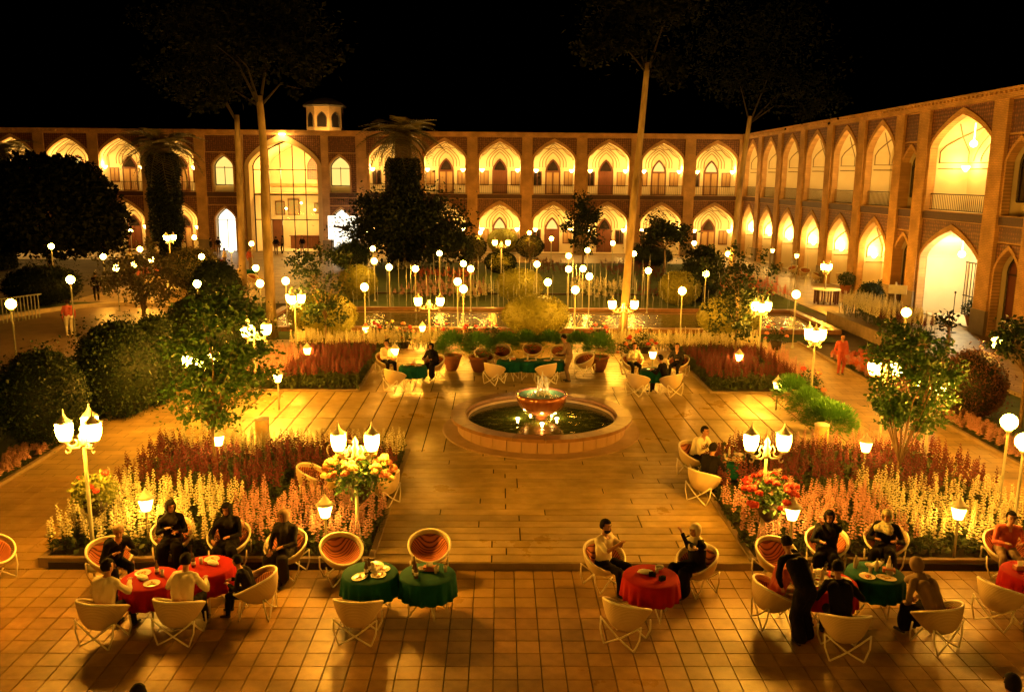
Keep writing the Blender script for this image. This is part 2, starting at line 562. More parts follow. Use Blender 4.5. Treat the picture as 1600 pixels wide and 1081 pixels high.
def tag(o, label=None, cat=None, group=None, kind=None):
    if label: o['label'] = label
    if cat: o['category'] = cat
    if group: o['group'] = group
    if kind: o['kind'] = kind
    return o

def thing(name, label, cat, loc=(0, 0, 0), rz=0.0, group=None, sc=None):
    return tag(link(name, None, None, loc, rz, sc), label, cat, group)

def struct(name, me, loc=(0, 0, 0)):
    return tag(link(name, me, None, loc), kind='structure')

def stuff(name, me, label, cat, loc=(0, 0, 0)):
    return tag(link(name, me, None, loc), label, cat, None, 'stuff')

def copy_tree(o, parent=None):
    kids = KIDS.get(o.name, None)
    c = o.copy()
    COL.objects.link(c)
    if parent is not None:
        c.parent = parent
    for ch in (kids if kids is not None else find_kids(o)):
        copy_tree(ch, c)
    return c
KIDS = {}
def find_kids(o):
    k = [x for x in COL.objects if x.parent is o]
    KIDS[o.name] = k
    return k

def npmesh(name, V, Fq, k, mats, midx=None, smooth=False):
    """V (n,3), Fq flat vertex indices of faces with k corners each"""
    me = bpy.data.meshes.new(name)
    nf = len(Fq) // k
    me.vertices.add(len(V))
    me.vertices.foreach_set('co', np.ascontiguousarray(V, dtype=np.float32).ravel())
    me.loops.add(nf * k)
    me.loops.foreach_set('vertex_index', np.ascontiguousarray(Fq, dtype=np.int32))
    me.polygons.add(nf)
    me.polygons.foreach_set('loop_start', np.arange(0, nf * k, k, dtype=np.int32))
    if not isinstance(mats, (list, tuple)):
        mats = [mats]
    for m in mats:
        me.materials.append(m)
    if midx is not None:
        me.polygons.foreach_set('material_index', np.ascontiguousarray(midx, dtype=np.int32))
    me.polygons.foreach_set('use_smooth', np.full(nf, bool(smooth)))
    me.update(calc_edges=True)
    return me

def rots(n, rg, tilt=None):
    """n random rotation matrices; tilt limits how far local z leans from up"""
    a = rg.uniform(0, 2 * PI, n)
    t = rg.uniform(0, PI if tilt is None else tilt, n)
    b = rg.uniform(0, 2 * PI, n)
    def Rz(x):
        m = np.zeros((n, 3, 3)); m[:, 0, 0] = np.cos(x); m[:, 0, 1] = -np.sin(x); m[:, 1, 0] = np.sin(x); m[:, 1, 1] = np.cos(x); m[:, 2, 2] = 1
        return m
    def Rx(x):
        m = np.zeros((n, 3, 3)); m[:, 1, 1] = np.cos(x); m[:, 1, 2] = -np.sin(x); m[:, 2, 1] = np.sin(x); m[:, 2, 2] = np.cos(x); m[:, 0, 0] = 1
        return m
    return Rz(b) @ Rx(t) @ Rz(a)

def scatter(name, TV, TF, P, R, Sc, mats, tmi=None, smooth=False):
    """template verts TV (m,3), faces TF (f,k), at points P with rotations R and scales Sc"""
    TV = np.asarray(TV, float); TF = np.asarray(TF, int)
    n, m, k = len(P), len(TV), TF.shape[1]
    Sc = np.asarray(Sc, float)
    if Sc.ndim == 1:
        Sc = np.repeat(Sc[:, None], 3, 1)
    V = np.einsum('nij,nmj->nmi', R, TV[None] * Sc[:, None, :]) + np.asarray(P)[:, None, :]
    Fq = (TF[None] + (np.arange(n) * m)[:, None, None]).reshape(-1)
    mi = None if tmi is None else np.tile(tmi, n)
    return npmesh(name, V.reshape(-1, 3), Fq, k, mats, mi, smooth)

LEAF_V = [(0, 0, 0), (0.5, 0.33, 0.10), (1.0, 0.0, 0.0), (0.5, -0.33, 0.10)]
LEAF_F = [(0, 2, 1), (0, 3, 2)]
# ================================================================ setting: ground, paths, terrace, lawns
ZT = 0.13
AX = 1.08                       # the garden's middle line
YB, XR = 74.2, 20.6             # faces of the far wing and of the right wing

def sheet(name, x0, x1, y0, y1, z, m, th=0.0):
    mb = MB()
    if th:
        mb.box((x0 + x1) / 2, (y0 + y1) / 2, z - th / 2, x1 - x0, y1 - y0, th)
    else:
        mb.add([(x0, y0, z), (x1, y0, z), (x1, y1, z), (x0, y1, z)], [(0, 1, 2, 3)])
    return struct(name, mb.mesh(name, M[m]))

sheet('ground', -140, 140, -60, 220, -0.06, 'ground')
plaza = sheet('plaza', -16, 17, 0.5, 13.40, -0.035, 'joint')

# plaza tiles: 300 nearest the picture's middle as single pieces, the others joined
TS = 0.32
tile_me = []
for k in range(6):
    mb = MB()
    g = 0.008
    t = TS / 2 - g
    r_ = random.Random(k)
    zz = [r_.uniform(-0.0015, 0.0015) for _ in range(4)]
    mb.add([(-t, -t, zz[0]), (t, -t, zz[1]), (t, t, zz[2]), (-t, t, zz[3]),
            (-t - .004, -t - .004, -.03), (t + .004, -t - .004, -.03), (t + .004, t + .004, -.03), (-t - .004, t + .004, -.03)],
           [(0, 1, 2, 3), (4, 5, 1, 0), (5, 6, 2, 1), (6, 7, 3, 2), (7, 4, 0, 3)])
    tile_me.append(mb.mesh('tile', M['tile']))
cells = []
for j in range(0, 40):
    for i in range(-50, 53):
        x, y = i * TS + 0.11, 13.40 - TS / 2 - j * TS
        cells.append((x, y))
def frustum(x, y):
    zc = y * 0.982 + H * 0.19
    return abs(x - 0.2) < zc * 0.60 and y > 9.95
vis = sorted([c for c in cells if frustum(*c)], key=lambda c: c[1])
single = set(vis[:300])
for c in vis[:300]:
    link('tile', rnd.choice(tile_me), plaza, (c[0], c[1], rnd.uniform(-0.0015, 0.0015)), rnd.choice((0, PI / 2, PI)))
rest = [c for c in cells if c not in single]
TV = np.array([v.co[:] for v in tile_me[0].vertices]); TV[:4, 2] = 0; TF = np.array([tuple(p.vertices) for p in tile_me[0].polygons])
def joined_tiles(name, pts, parent, ts=1.0):
    P = np.array([(x, y, rnd.uniform(-.002, .002)) for x, y in pts])
    n = len(P)
    o = link(name, scatter(name, TV, TF, P, np.repeat(np.eye(3)[None], n, 0), np.full(n, ts), M['tile_far']), parent)
    o['kind'] = 'stuff'
    return o
joined_tiles('tile', rest, plaza)

# side paths and cross path
def path_piece(x0, x1, y0, y1):
    return sheet('path', x0, x1, y0, y1, 0.0, 'path')
lp = path_piece(-10.40, -7.55, 13.41, 34.0)
rp = path_piece(9.75, 12.0, 13.41, 34.0)
path_piece(-7.549, 9.749, 32.2, 34.0)
tl = [(x, 13.40 + TS / 2 + j * TS) for j in range(14) for x in np.arange(-10.2, -7.6, TS)]
TILE_UP = joined_tiles('tile', tl, lp); TILE_UP.location.z = 0.004
TILE_UP = joined_tiles('tile', [(x + 20.15, y) for x, y in tl if x + 20.15 < 11.9], rp); TILE_UP.location.z = 0.004
sheet('path', 15.9, XR + 3, 13.41, YB, 0.0, 'path')
sheet('path', -45, 15.9, 66.5, YB + .3, 0.0, 'path')
sheet('path', -22, -9.0, 44, 66.5, 0.004, 'path')

# terrace: raised slabs in courses, strips along the depth beside the fountain
terrace = struct('terrace', (lambda mb: mb.mesh('terrace', M['joint']))(MB().box(AX, (13.42 + 32.0) / 2, ZT / 2 - 0.035, 17.0, 32.0 - 13.42, ZT + 0.03)))
SL = {}
def slab(cx, cy_, sx, sy):
    g = 0.012 if sx > sy else 0.016
    key = (round(sx, 2), round(sy, 2))
    if key not in SL:
        a, b = sx / 2 - g, sy / 2 - g
        mb = MB()
        mb.add([(-a, -b, 0), (a, -b, 0), (a, b, 0), (-a, b, 0), (-a, -b, -.04), (a, -b, -.04), (a, b, -.04), (-a, b, -.04)],
               [(0, 1, 2, 3), (4, 5, 1, 0), (5, 6, 2, 1), (6, 7, 3, 2), (7, 4, 0, 3)])
        SL[key] = mb.mesh('slab', M['slab'])
    link('slab', SL[key], terrace, (cx, cy_, ZT + rnd.uniform(-.001, .0015)))
def courses(x0, x1, y0, y1, dy, mean):
    n = max(1, round((y1 - y0) / dy)); dy = (y1 - y0) / n
    for j in range(n):
        x = x0
        L_ = rnd.uniform(0.4, 1) * mean
        while x < x1 - 0.05:
            L_ = round(min(L_, x1 - x) / 0.25) * 0.25
            if x1 - x - L_ < 0.4 or L_ < 0.2: L_ = x1 - x
            slab(x + L_ / 2, y0 + (j + .5) * dy, L_, dy)
            x += L_
            L_ = rnd.uniform(0.7, 1.3) * mean
courses(-2.1, 4.27, 13.42, 19.3, 0.30, 2.6)
courses(AX - 3.1, AX + 3.1, 25.0, 31.9, 0.36, 2.8)
courses(AX - 2.35, AX + 2.35, 19.3, 25.0, 0.42, 2.6)
def strips(x0, x1, y0, y1, dx, seg):
    n = round((x1 - x0) / dx); dx = (x1 - x0) / n
    for i in range(n):
        y = y0
        while y < y1 - .01:
            L_ = min(seg, y1 - y)
            slab(x0 + (i + .5) * dx, y + L_ / 2, dx, L_)
            y += L_
strips(-7.4, AX - 2.35, 19.3, 25.0, 0.52, 2.85)
strips(AX + 2.35, 9.56, 19.3, 25.0, 0.52, 2.85)
strips(-4.2, AX - 3.1, 25.0, 28.0, 0.5, 3.0)
strips(AX + 3.1, 6.36, 25.0, 28.0, 0.5, 3.0)
courses(-4.2, AX - 3.1, 28.0, 31.9, 0.42, 2.4)
courses(AX + 3.1, 6.36, 28.0, 31.9, 0.42, 2.4)
# front step edge of the terrace
mb = MB()
mb.box(AX, 13.405, ZT / 2 - .01, 6.37, 0.03, ZT + 0.012)
struct('terrace_kerb', mb.mesh('terrace_kerb', M['kerb']))

# beds: soil and kerbs
BEDS = {'nl': (-7.55, -2.1, 13.55, 19.3), 'nr': (4.27, 9.75, 13.55, 19.3), 'fl': (-9.0, -4.2, 25.1, 32.1), 'fr': (6.36, 11.1, 25.1, 32.1)}
for k, (x0, x1, y0, y1) in BEDS.items():
    if k == 'fl': x0 = -7.55
    if k == 'fr': x1 = 9.75
    sheet('soil', x0 + .02, x1 - .02, y0, y1, ZT + 0.02, 'soil')
    mb = MB()
    w, h = 0.10, ZT + 0.045
    mb.box((x0 + x1) / 2, y0 - w / 2, h / 2, x1 - x0 + w, w, h)
    mb.box((x0 + x1) / 2, y1 + w / 2, h / 2, x1 - x0 + w, w, h)
    mb.box(x0 - w / 2 + .06, (y0 + y1) / 2, h / 2 - .001, w, y1 - y0 - .002, h)
    mb.box(x1 + w / 2 - .06, (y0 + y1) / 2, h / 2 - .001, w, y1 - y0 - .002, h)
    struct('kerb', mb.mesh('kerb', M['kerb']))

# lawns
sheet('lawn', -40, -11.3, 8, 44, -0.01, 'lawn')
sheet('soil', -11.3, -10.42, 9, 34, 0.0, 'soil')
sheet('soil', 12.02, 12.9, 9, 31, 0.0, 'soil')
sheet('lawn', 12.9, 15.8, 9, 31, 0.0, 'lawn')
sheet('lawn', -9.2, 13.8, 34.01, 35.7, 0.02, 'lawn')
sheet('lawn', -9.5, 15.8, 42.2, 66.4, -0.02, 'lawn')
for x in (-10.41, 12.01):
    sheet('kerb', x - .05, x + .05, 13.42, 33.9, 0.07, 'kerb', 0.12)
for x, y0, y1 in ((15.85, 9, 40), (-11.3, 8, 9)):
    sheet('kerb', x - .06, x + .06, y0, y1, 0.12, 'kerb', 0.16)

# cross pool
PX0, PX1, PY0, PY1 = -10.2, 14.2, 35.9, 41.9
sheet('pool_water', PX0, PX1, PY0 + .35, PY1 - .35, 0.05, 'poolwater')
mb = MB()
for y in (PY0 + .17, PY1 - .17):
    mb.box((PX0 + PX1) / 2, y, 0.08, PX1 - PX0 + .7, 0.34, 0.2)
    mb.box((PX0 + PX1) / 2, y + (0.8 if y < 38 else -0.8), 0.04, PX1 - PX0, 0.12, 0.06)
for x in (PX0 - .17, PX1 + .17):
    mb.box(x, (PY0 + PY1) / 2, 0.08, 0.34, PY1 - PY0 - .7, 0.2)
struct('pool_kerb', mb.mesh('pool_kerb', M['coping']))

# round drive at the far left with its kerb
def ell(cx, cy_, a, b, n=64, t0=0, t1=2 * PI):
    return [(cx + a * math.cos(t0 + (t1 - t0) * i / n), cy_ + b * math.sin(t0 + (t1 - t0) * i / n)) for i in range(n + (t1 - t0 < 6))]
dcx, dcy = G(60, 530, 0.02)
a_, b_ = 4.6, 9.0
mb = MB()
e = ell(dcx, dcy, a_, b_, 64)
mb.add([(x, y, 0.03) for x, y in e] + [(dcx, dcy, 0.12)], [(i, (i + 1) % 64, 64) for i in range(64)])
struct('road', mb.mesh('road', M['asphalt'], True))
mb = MB()
o_ = ell(dcx, dcy, a_ + .34, b_ + .34, 64)
for i in range(64):
    j = (i + 1) % 64
    mb.add([(e[i][0], e[i][1], .2), (e[j][0], e[j][1], .2), (o_[j][0], o_[j][1], .2), (o_[i][0], o_[i][1], .2),
            (e[i][0], e[i][1], 0), (e[j][0], e[j][1], 0), (o_[j][0], o_[j][1], 0), (o_[i][0], o_[i][1], 0)], [(0, 1, 2, 3), (4, 0, 3, 7), (0, 4, 5, 1), (3, 2, 6, 7)])
struct('road_kerb', mb.mesh('road_kerb', M['kerb_pale']))

# ================================================================ the two wings of the caravanserai
def arch(a, zs, za, n=18, nexp=1.12, mexp=0.60):
    pts = []
    for i in range(n + 1):
        t = -math.cos(PI * i / n)          # -1..1
        x = a * t
        f = (1 - abs(t) ** nexp) ** mexp if abs(t) < 1 else 0.0
        pts.append((x, zs + (za - zs) * f))
    return pts

MC = {}
def cached(key, fn):
    if key not in MC:
        MC[key] = fn()
    return MC[key]

def spandrel_mesh(w, a, z0, zs, za, z1, m):
    mb = MB()
    pts = arch(a, zs, za)
    for (x0, c0), (x1, c1) in zip(pts[:-1], pts[1:]):
        mb.add([(x0, 0, c0), (x1, 0, c1), (x1, 0, z1), (x0, 0, z1)], [(0, 1, 2, 3)])
    for sx in (-1, 1):
        q = [(sx * w, 0, z0), (sx * a, 0, z0), (sx * a, 0, zs), (sx * w, 0, zs), (sx * w, 0, z1), (sx * a, 0, z1)]
        mb.add(q, [(0, 1, 2, 3), (3, 2, 5, 4)] if sx < 0 else [(1, 0, 3, 2), (2, 3, 4, 5)])
    return mb.mesh('spandrel_panel', m)

def band_mesh(a, z0, zs, za, wd, pr, dep, m):
    """moulding round the arch, standing proud, with the soffit running back"""
    mb = MB()
    inn = [(-a, z0)] + arch(a, zs, za) + [(a, z0)]
    out = [(-a - wd, z0)] + arch(a + wd, zs, za + wd * 1.5) + [(a + wd, z0)]
    n = len(inn)
    V = []
    for (x, z), (X, Z) in zip(inn, out):
        V += [(x, dep, z), (x, -pr, z), (X, -pr, Z), (X, 0.01, Z)]
    Fs = []
    for i in range(n - 1):
        for k in range(3):
            Fs.append((i * 4 + k, i * 4 + k + 1, (i + 1) * 4 + k + 1, (i + 1) * 4 + k))
    mb.add(V, Fs)
    return mb.mesh('arch_band', m)

def niche_mesh(a, z0, zs, za, y0, y1, m, back=True):
    mb = MB()
    pr = [(-a, z0)] + arch(a, zs, za) + [(a, z0)]
    n = len(pr)
    ys = [y0 + (y1 - y0) * t for t in (0, .5, 1)]
    V = [(x, y, z) for y in ys for x, z in pr]
    Fs = []
    for j in range(2):
        for i in range(n - 1):
            Fs.append((j * n + i, j * n + i + 1, (j + 1) * n + i + 1, (j + 1) * n + i))
    Fs += [(0, 2 * n, 3 * n - 1, n - 1)]
    if back:
        Fs.append(tuple(2 * n + i for i in range(n)))
    mb.add(V, Fs)
    return mb.mesh('niche', m)

def rib_mesh(a, z0, zs, za, y, r=0.035, side=None):
    mb = MB()
    h = za - zs
    for k, s in ((0.36, .52), (0.52, .70), (0.66, .84)):
        p = arch(a * k, zs - 0.15, zs + h * s * .9, 12)
        mb.tube([(x, y, z) for x, z in p], r, 4, False)
        for sx in (-1, 1):
            mb.tube([(sx * a * k, y, zs - .15), (sx * a * k, y, zs - .6)], r, 4, False)
    zz = []
    for i in range(9):
        t = -1 + 2 * i / 8
        f = (1 - abs(t * .93) ** 1.12) ** .60
        zz.append((t * a * .93, y - .02, zs + h * f * (0.94 if i % 2 == 0 else 0.74)))
    mb.tube(zz, r, 4, False)
    # lines on the soffit
    for d in (0.35, 0.75):
        p = arch(a - 0.02, zs, za - .03, 14)
        mb.tube([(x, y * d + 0.1, z) for x, z in p], r, 4, False)
    return mb.mesh('vault_rib', M['rib'])

def side_rib_mesh(a, z0, zs, za, y1, r=0.03):
    """pointed lines on the side walls and vault of a deep niche, and its string course"""
    mb = MB()
    for s in (-1, 1):
        x = s * (a - .02)
        d = y1 - .4
        h = za - zs
        ym = (.45 + y1) / 2
        for ye in (.45, y1 - .08):
            mb.tube([(x, ye, zs - .62), (x, ye, zs - .1), (x * .97, ye * .7 + ym * .3, zs + .12 * h), (x * .8, ym, zs + .39 * h)], r, 4, False)
            mb.tube([(x * .8, ym, zs + .39 * h), (x * .4, ye, zs + .75 * h)], r, 4, False)
        mb.tube([(x, .4, zs - .9), (x, y1, zs - .9)], r, 4, False)
        mb.tube([(x, .4, zs - .62), (x, y1, zs - .62)], r * .7, 4, False)
    mb.tube([(-a, y1 - .03, zs - .9), (a, y1 - .03, zs - .9)], r, 4, False)
    mb.tube([(-a, y1 - .03, zs - .62), (a, y1 - .03, zs - .62)], r * .7, 4, False)
    for k in (0.62, 0.85):
        mb.tube([(q[0], y1 - .03, q[1]) for q in arch(a * k, zs - .55, za - (1 - k) * 2.0, 12)], r, 4, False)
    return mb.mesh('vault_rib', M['rib'])

def door_mesh(w, hs, ha):
    mb = MB()
    p = [(-w, 0)] + arch(w, hs, ha, 10) + [(w, 0)]
    n = len(p)
    mb.add([(x, 0, z) for x, z in p] + [(x, -.04, z) for x, z in p], [tuple(range(n, 2 * n))] + [(i, i + 1, n + i + 1, n + i) for i in range(n - 1)])
    mb.tube([(x, -.05, z) for x, z in p], 0.06, 4, False)
    mb.box(0, -.07, hs, 2 * w, .06, .07)
    mb.box(0, -.07, hs / 2, .07, .06, hs)
    for sx in (-1, 1):
        for z_, hh in ((hs * .27, hs * .36), (hs * .73, hs * .36)):
            mb.box(sx * w * .5, -.055, z_, w * .62, .03, hh)
    return mb.mesh('door', M['wood'])

def fan_mesh(w, hs, ha, m, lower=False):
    mb = MB()
    if lower:
        for sx in (-1, 1):
            mb.add([(sx * w * .12, -.075, .1), (sx * w * .88, -.075, .1), (sx * w * .88, -.075, hs - .1), (sx * w * .12, -.075, hs - .1)], [(0, 1, 2, 3)])
    else:
        p = arch(w * .8, hs + .06, ha - .12, 8)
        mb.add([(x, -.06, z) for x, z in p], [tuple(range(len(p)))])
    return mb.mesh('pane', m)

def window_mesh(w, h):
    mb = MB()
    for sx in (-1, 1):
        mb.box(sx * w / 2, -.03, 0, .08, .08, h + .08)
    for sz in (-1, 1):
        mb.box(0, -.03, sz * h / 2, w - .08, .08, .08)
    mb.box(0, -.03, 0, .05, .06, h - .08)
    return mb.mesh('window', M['wood'])

def pane_mesh(w, h, m, name='pane'):
    mb = MB()
    mb.add([(-w / 2, 0, -h / 2), (w / 2, 0, -h / 2), (w / 2, 0, h / 2), (-w / 2, 0, h / 2)], [(0, 1, 2, 3)])
    return mb.mesh(name, m)

def railing_mesh(w, y):
    mb = MB()
    mb.box(0, y, .8, 2 * w, .05, .05)
    mb.box(0, y, .08, 2 * w, .04, .04)
    n = int(2 * w / .16)
    for i in range(n + 1):
        mb.box(-w + 2 * w * i / n, y, .43, .02, .02, .66)
    return mb.mesh('railing', M['iron'])

def sconce_mesh():
    mb = MB()
    mb.lathe([(0.02, -.16), (0.09, -.10), (0.16, 0.0), (0.19, 0.10)], 10)
    return mb.mesh('wall_lamp', M['sconce'])

def add_point(parent, loc, watts, col, radius=0.08):
    ld = bpy.data.lights.new('lamp_light', 'POINT')
    ld.energy = watts
    ld.color = col
    ld.shadow_soft_size = radius
    o = bpy.data.objects.new('lamp_light', ld)
    COL.objects.link(o)
    o.location = loc
    o.parent = parent
    return o

def pilaster(root, x, w, pr=0.14, z1=9.72):
    mb = MB()
    mb.box(0, .2 - pr / 2, (1.06 + z1) / 2, w, .4 + pr, z1 - 1.06)
    link('pilaster', cached(('pil', w, pr, z1), lambda: mb.mesh('pilaster', M['brickB'])), root, (x, 0, 0))
    mb = MB()
    mb.box(0, .18 - pr / 2, .53, w + .1, .45 + pr, 1.06)
    link('dado', cached(('dado', w, pr), lambda: mb.mesh('dado', M['dado'])), root, (x, 0, 0))

LOW = (0.05, 2.75, 4.20, 4.62)
UPP = (5.02, 7.90, 9.35, 9.72)

def storey(root, x, a, w, lev, deep, doors, lamps, watts, rail, seed, apexd=0.0, dark=False):
    z0, zs, za, z1 = lev
    r = random.Random(seed)
    sp = cached(('sp', w, a, lev, apexd), lambda: spandrel_mesh(w, a + .16, z0 - .05, zs, za + .2, z1, M['mosaic']))
    link('spandrel_panel', sp, root, (x, 0, 0))
    link('arch_band', cached(('ab', a, lev), lambda: band_mesh(a, z0 - .05, zs, za, .2, .05, .32, M['brickB'])), root, (x, 0, 0))
    nd = link('niche', cached(('ni', a, lev, deep), lambda: niche_mesh(a, z0, zs, za, .3, deep, M['plaster'])), root, (x, 0, 0))
    if doors == 'back':
        link('vault_rib', cached(('rb', a, lev, deep), lambda: rib_mesh(a, z0, zs, za, deep - .02)), nd)
        d = link('door', cached(('do', .6), lambda: door_mesh(.6, 1.95, 2.95)), root, (x, deep - .02, z0))
        lit = r.random() < .3
        link('pane', cached(('fan', lit), lambda: fan_mesh(.6, 1.95, 2.95, M['curtain_lit'] if lit else M['darkglass'])), d)
        if r.random() < .55:
            link('pane', cached(('low', r.random() < .5), lambda: fan_mesh(.6, 1.95, 2.95, M['curtain'], True)), d)
        for sx in (-1, 1):
            wi = link('window', cached(('wi',), lambda: window_mesh(.72, 1.15)), root, (x + sx * 1.32 * a / 1.68, deep - .01, z0 + 1.35))
            mt = M['curtain'] if r.random() < .6 else M['darkglass']
            link('pane', cached(('pn', mt.name), lambda: pane_mesh(.64, 1.07, mt)), wi, (0, -.012, 0))
    elif doors == 'side':
        link('vault_rib', cached(('srb', a, lev, deep), lambda: side_rib_mesh(a, z0, zs, za, deep)), nd)
        d = link('door', cached(('do', .5), lambda: door_mesh(.5, 1.9, 2.4)), root, (x, deep - .02, z0))
    if rail:
        link('railing', cached(('ra', a), lambda: railing_mesh(a, .2)), root, (x, 0, z0))
    watts *= r.uniform(.72, 1.25)
    for lx, ly, lz in lamps:
        s_ = link('wall_lamp', cached(('sc',), sconce_mesh), root, (x + lx, ly, z0 + lz))
        add_point(s_, (0, 0, .22), watts, WALL_COL, .07)

def frieze(root, x, w):
    def mk():
        mb = MB()
        mb.box(0, .13, 4.84, 2 * w, .36, .36)
        return mb.mesh('frieze', M['mosaic2'])
    link('frieze', cached(('fr', w), mk), root, (x, 0, 0))
    def mk2():
        mb = MB()
        mb.box(0, .1, 4.64, 2 * w, .34, .035)
        mb.box(0, .1, 5.035, 2 * w, .40, .03)
        return mb.mesh('frieze_ledge', M['brickB'])
    link('frieze_ledge', cached(('fl', w), mk2), root, (x, 0, 0))

def small_bay(root, x, w, low_m, upp_m, win=True):
    """narrow bay: pointed window above, pointed opening below, sunk panels between"""
    a = .84
    for (z0, zs, za, z1, op) in ((5.02, 7.15, 8.05, 8.25, upp_m), (0.05, 2.75, 3.70, 3.9, low_m)):
        link('spandrel_panel', cached(('ssp', w, z0), lambda: spandrel_mesh(w, a + .1, z0 - .05, zs, za + .12, z1, M['mosaic'])), root, (x, 0, 0))
        link('arch_band', cached(('sab', z0), lambda: band_mesh(a, z0 - .05, zs, za, .13, .05, .3, M['brickB'])), root, (x, 0, 0))
        link('niche', cached(('sni', z0), lambda: niche_mesh(a, z0, zs, za, .28, .8, M['plaster'])), root, (x, 0, 0))
        def mk():
            mb = MB()
            p = [(-a + .06, z0 + .6 if z0 > 4 else z0)] + arch(a - .06, zs, za - .06, 10) + [(a - .06, z0 + .6 if z0 > 4 else z0)]
            mb.tube([(px_, 0, pz_) for px_, pz_ in p] + [(p[0][0], 0, p[0][1])], .04, 4, False)
            mb.box(0, 0, zs - .1, 2 * a - .12, .06, .06)
            mb.box(0, 0, (p[0][1] + zs) / 2, .05, .05, zs - p[0][1])
            return mb.mesh('window', M['iron'])
        wi = link('window', cached(('swi', z0), mk), root, (x, .5, 0))
        def mk3():
            mb = MB()
            p = [(-a + .06, z0 + .6 if z0 > 4 else z0)] + arch(a - .06, zs, za - .06, 10) + [(a - .06, z0 + .6 if z0 > 4 else z0)]
            mb.add([(px_, .05, pz_) for px_, pz_ in p], [tuple(range(len(p)))])
            return mb.mesh('pane', M[op])
        link('pane', cached(('spn', z0, op), mk3), wi)
    for z0, z1 in ((8.35, 9.65), (4.0, 4.6)):
        def mk2():
            mb = MB()
            mb.box(0, .1, (z0 + z1) / 2, 2 * w - .16, .24, z1 - z0)
            return mb.mesh('mosaic_panel', M['mosaic'])
        link('mosaic_panel', cached(('mp', w, z0), mk2), root, (x, 0, 0))
        def mk4():
            mb = MB()
            mb.box(0, .12, (z0 + z1) / 2, 2 * w, .2, z1 - z0 + .14)
            return mb.mesh('panel_border', M['brickB'])
        link('panel_border', cached(('mpb', w, z0), mk4), root, (x, 0, 0))

def cornice(root, x0, x1):
    mb = MB()
    mb.box((x0 + x1) / 2, .1, 9.87, x1 - x0, .62, .3)
    link('cornice', mb.mesh('cornice', M['brickB']), root)
    mb = MB()
    mb.box((x0 + x1) / 2, .02, 10.07, x1 - x0, .72, .09)
    n = int((x1 - x0) / .35)
    for i in range(n):
        mb.box(x0 + .2 + i * .35, -.27, 9.97, .16, .10, .10)
    link('eaves', mb.mesh('eaves', M['brickB']), root)
    mb = MB()
    mb.box((x0 + x1) / 2, 5.2, 10.05, x1 - x0, 9.6, .14)
    link('roof', mb.mesh('roof', M['roof']), root)
    mb = MB()
    mb.box((x0 + x1) / 2, 9.0, 5.0, x1 - x0, .3, 9.9)
    mb.box((x0 + x1) / 2, 5.0, 4.85, x1 - x0, 7.6, .12)
    link('wall', mb.mesh('wall', M['brick']), root)

# ---- far wing
far = thing('arcade_wing', 'long two-storey brick arcade wing closing the far side of the garden, with glazed entrance arch', 'building', (0, YB, 0))
regular = [-40.6, -36.05, -31.7, -27.3] + [-9.25, -4.62, 0.0, 4.58, 9.16, 13.74, 18.28]
for i, x in enumerate(regular):
    for lv, rail in ((LOW, False), (UPP, True)):
        lam = [(-1.5, .5, 2.0), (1.5, .5, 2.0)]
        storey(far, x, 1.72, 1.92, lv, 1.9, 'back', lam, 100, rail, i * 3 + rail)
    frieze(far, x, 1.90)
pil = [-43, -38.3, -33.85, -29.5, -25.05, -11.6, -6.93, -2.31, 2.29, 6.87, 11.45, 16.01]
for x in pil:
    pilaster(far, x, .86)
pilaster(far, 20.35, .5)
for x, lo in ((-23.2, 'whitewin'), (-13.45, 'whitewin')):
    small_bay(far, x, 1.44, lo, 'curtain_lit')
    frieze(far, x, 1.44)
for x in (-21.75, -14.65):
    pilaster(far, x, .62)
cornice(far, -46, 21.3)
# ---- glazed entrance arch in the far wing
ix, ia = -18.15, 2.85
M['plaster_tan'] = mat('tan_plaster', (0.60, 0.42, 0.20), (0.52, 0.36, 0.17), rough=0.85, scale=2)
link('spandrel_panel', spandrel_mesh(3.25, ia + .30, 0, 7.2, 9.60, 9.75, M['mosaic']), far, (ix, 0, 0))
link('arch_band', band_mesh(ia, 0, 7.2, 9.3, .36, .16, .9, M['plaster_tan']), far, (ix, 0, 0))
link('niche', niche_mesh(ia, 0, 7.2, 9.3, .9, 6.5, M['plaster']), far, (ix, 0, 0))
fr = MB()
for px_ in (-1.5, -.5, .55, 1.6):
    zt = 7.2 + 2.1 * (1 - abs(px_ / ia) ** 1.12) ** .6
    fr.box(px_, 1.0, zt / 2, .07, .08, zt)
for z_ in (2.7, 4.8, 6.9):
    fr.box(0, 1.0, z_, 2 * ia, .08, .07)
fr.tube([(x, 1.0, z) for x, z in [(-ia + .04, 0)] + arch(ia - .04, 7.2, 9.26) + [(ia - .04, 0)]], .06, 4, False)
gw = link('window_frame', fr.mesh('window_frame', M['iron']), far, (ix, 0, 0))
gm, gnt, gb = new_mat('clear_pane')
gb.inputs['Base Color'].default_value = (.6, .6, .55, 1); gb.inputs['Alpha'].default_value = .07; gb.inputs['Roughness'].default_value = .03
M['pane'] = gm
xs = [-ia + .06, -1.5, -.5, .55, 1.6, ia - .06]
zs_ = [2.7, 4.8, 6.9]
for i in range(5):
    for j in range(2):
        w_, h_ = xs[i + 1] - xs[i] - .08, zs_[j + 1] - zs_[j] - .08
        link('pane', pane_mesh(w_, h_, gm), gw, ((xs[i] + xs[i + 1]) / 2, 1.0, (zs_[j] + zs_[j + 1]) / 2))
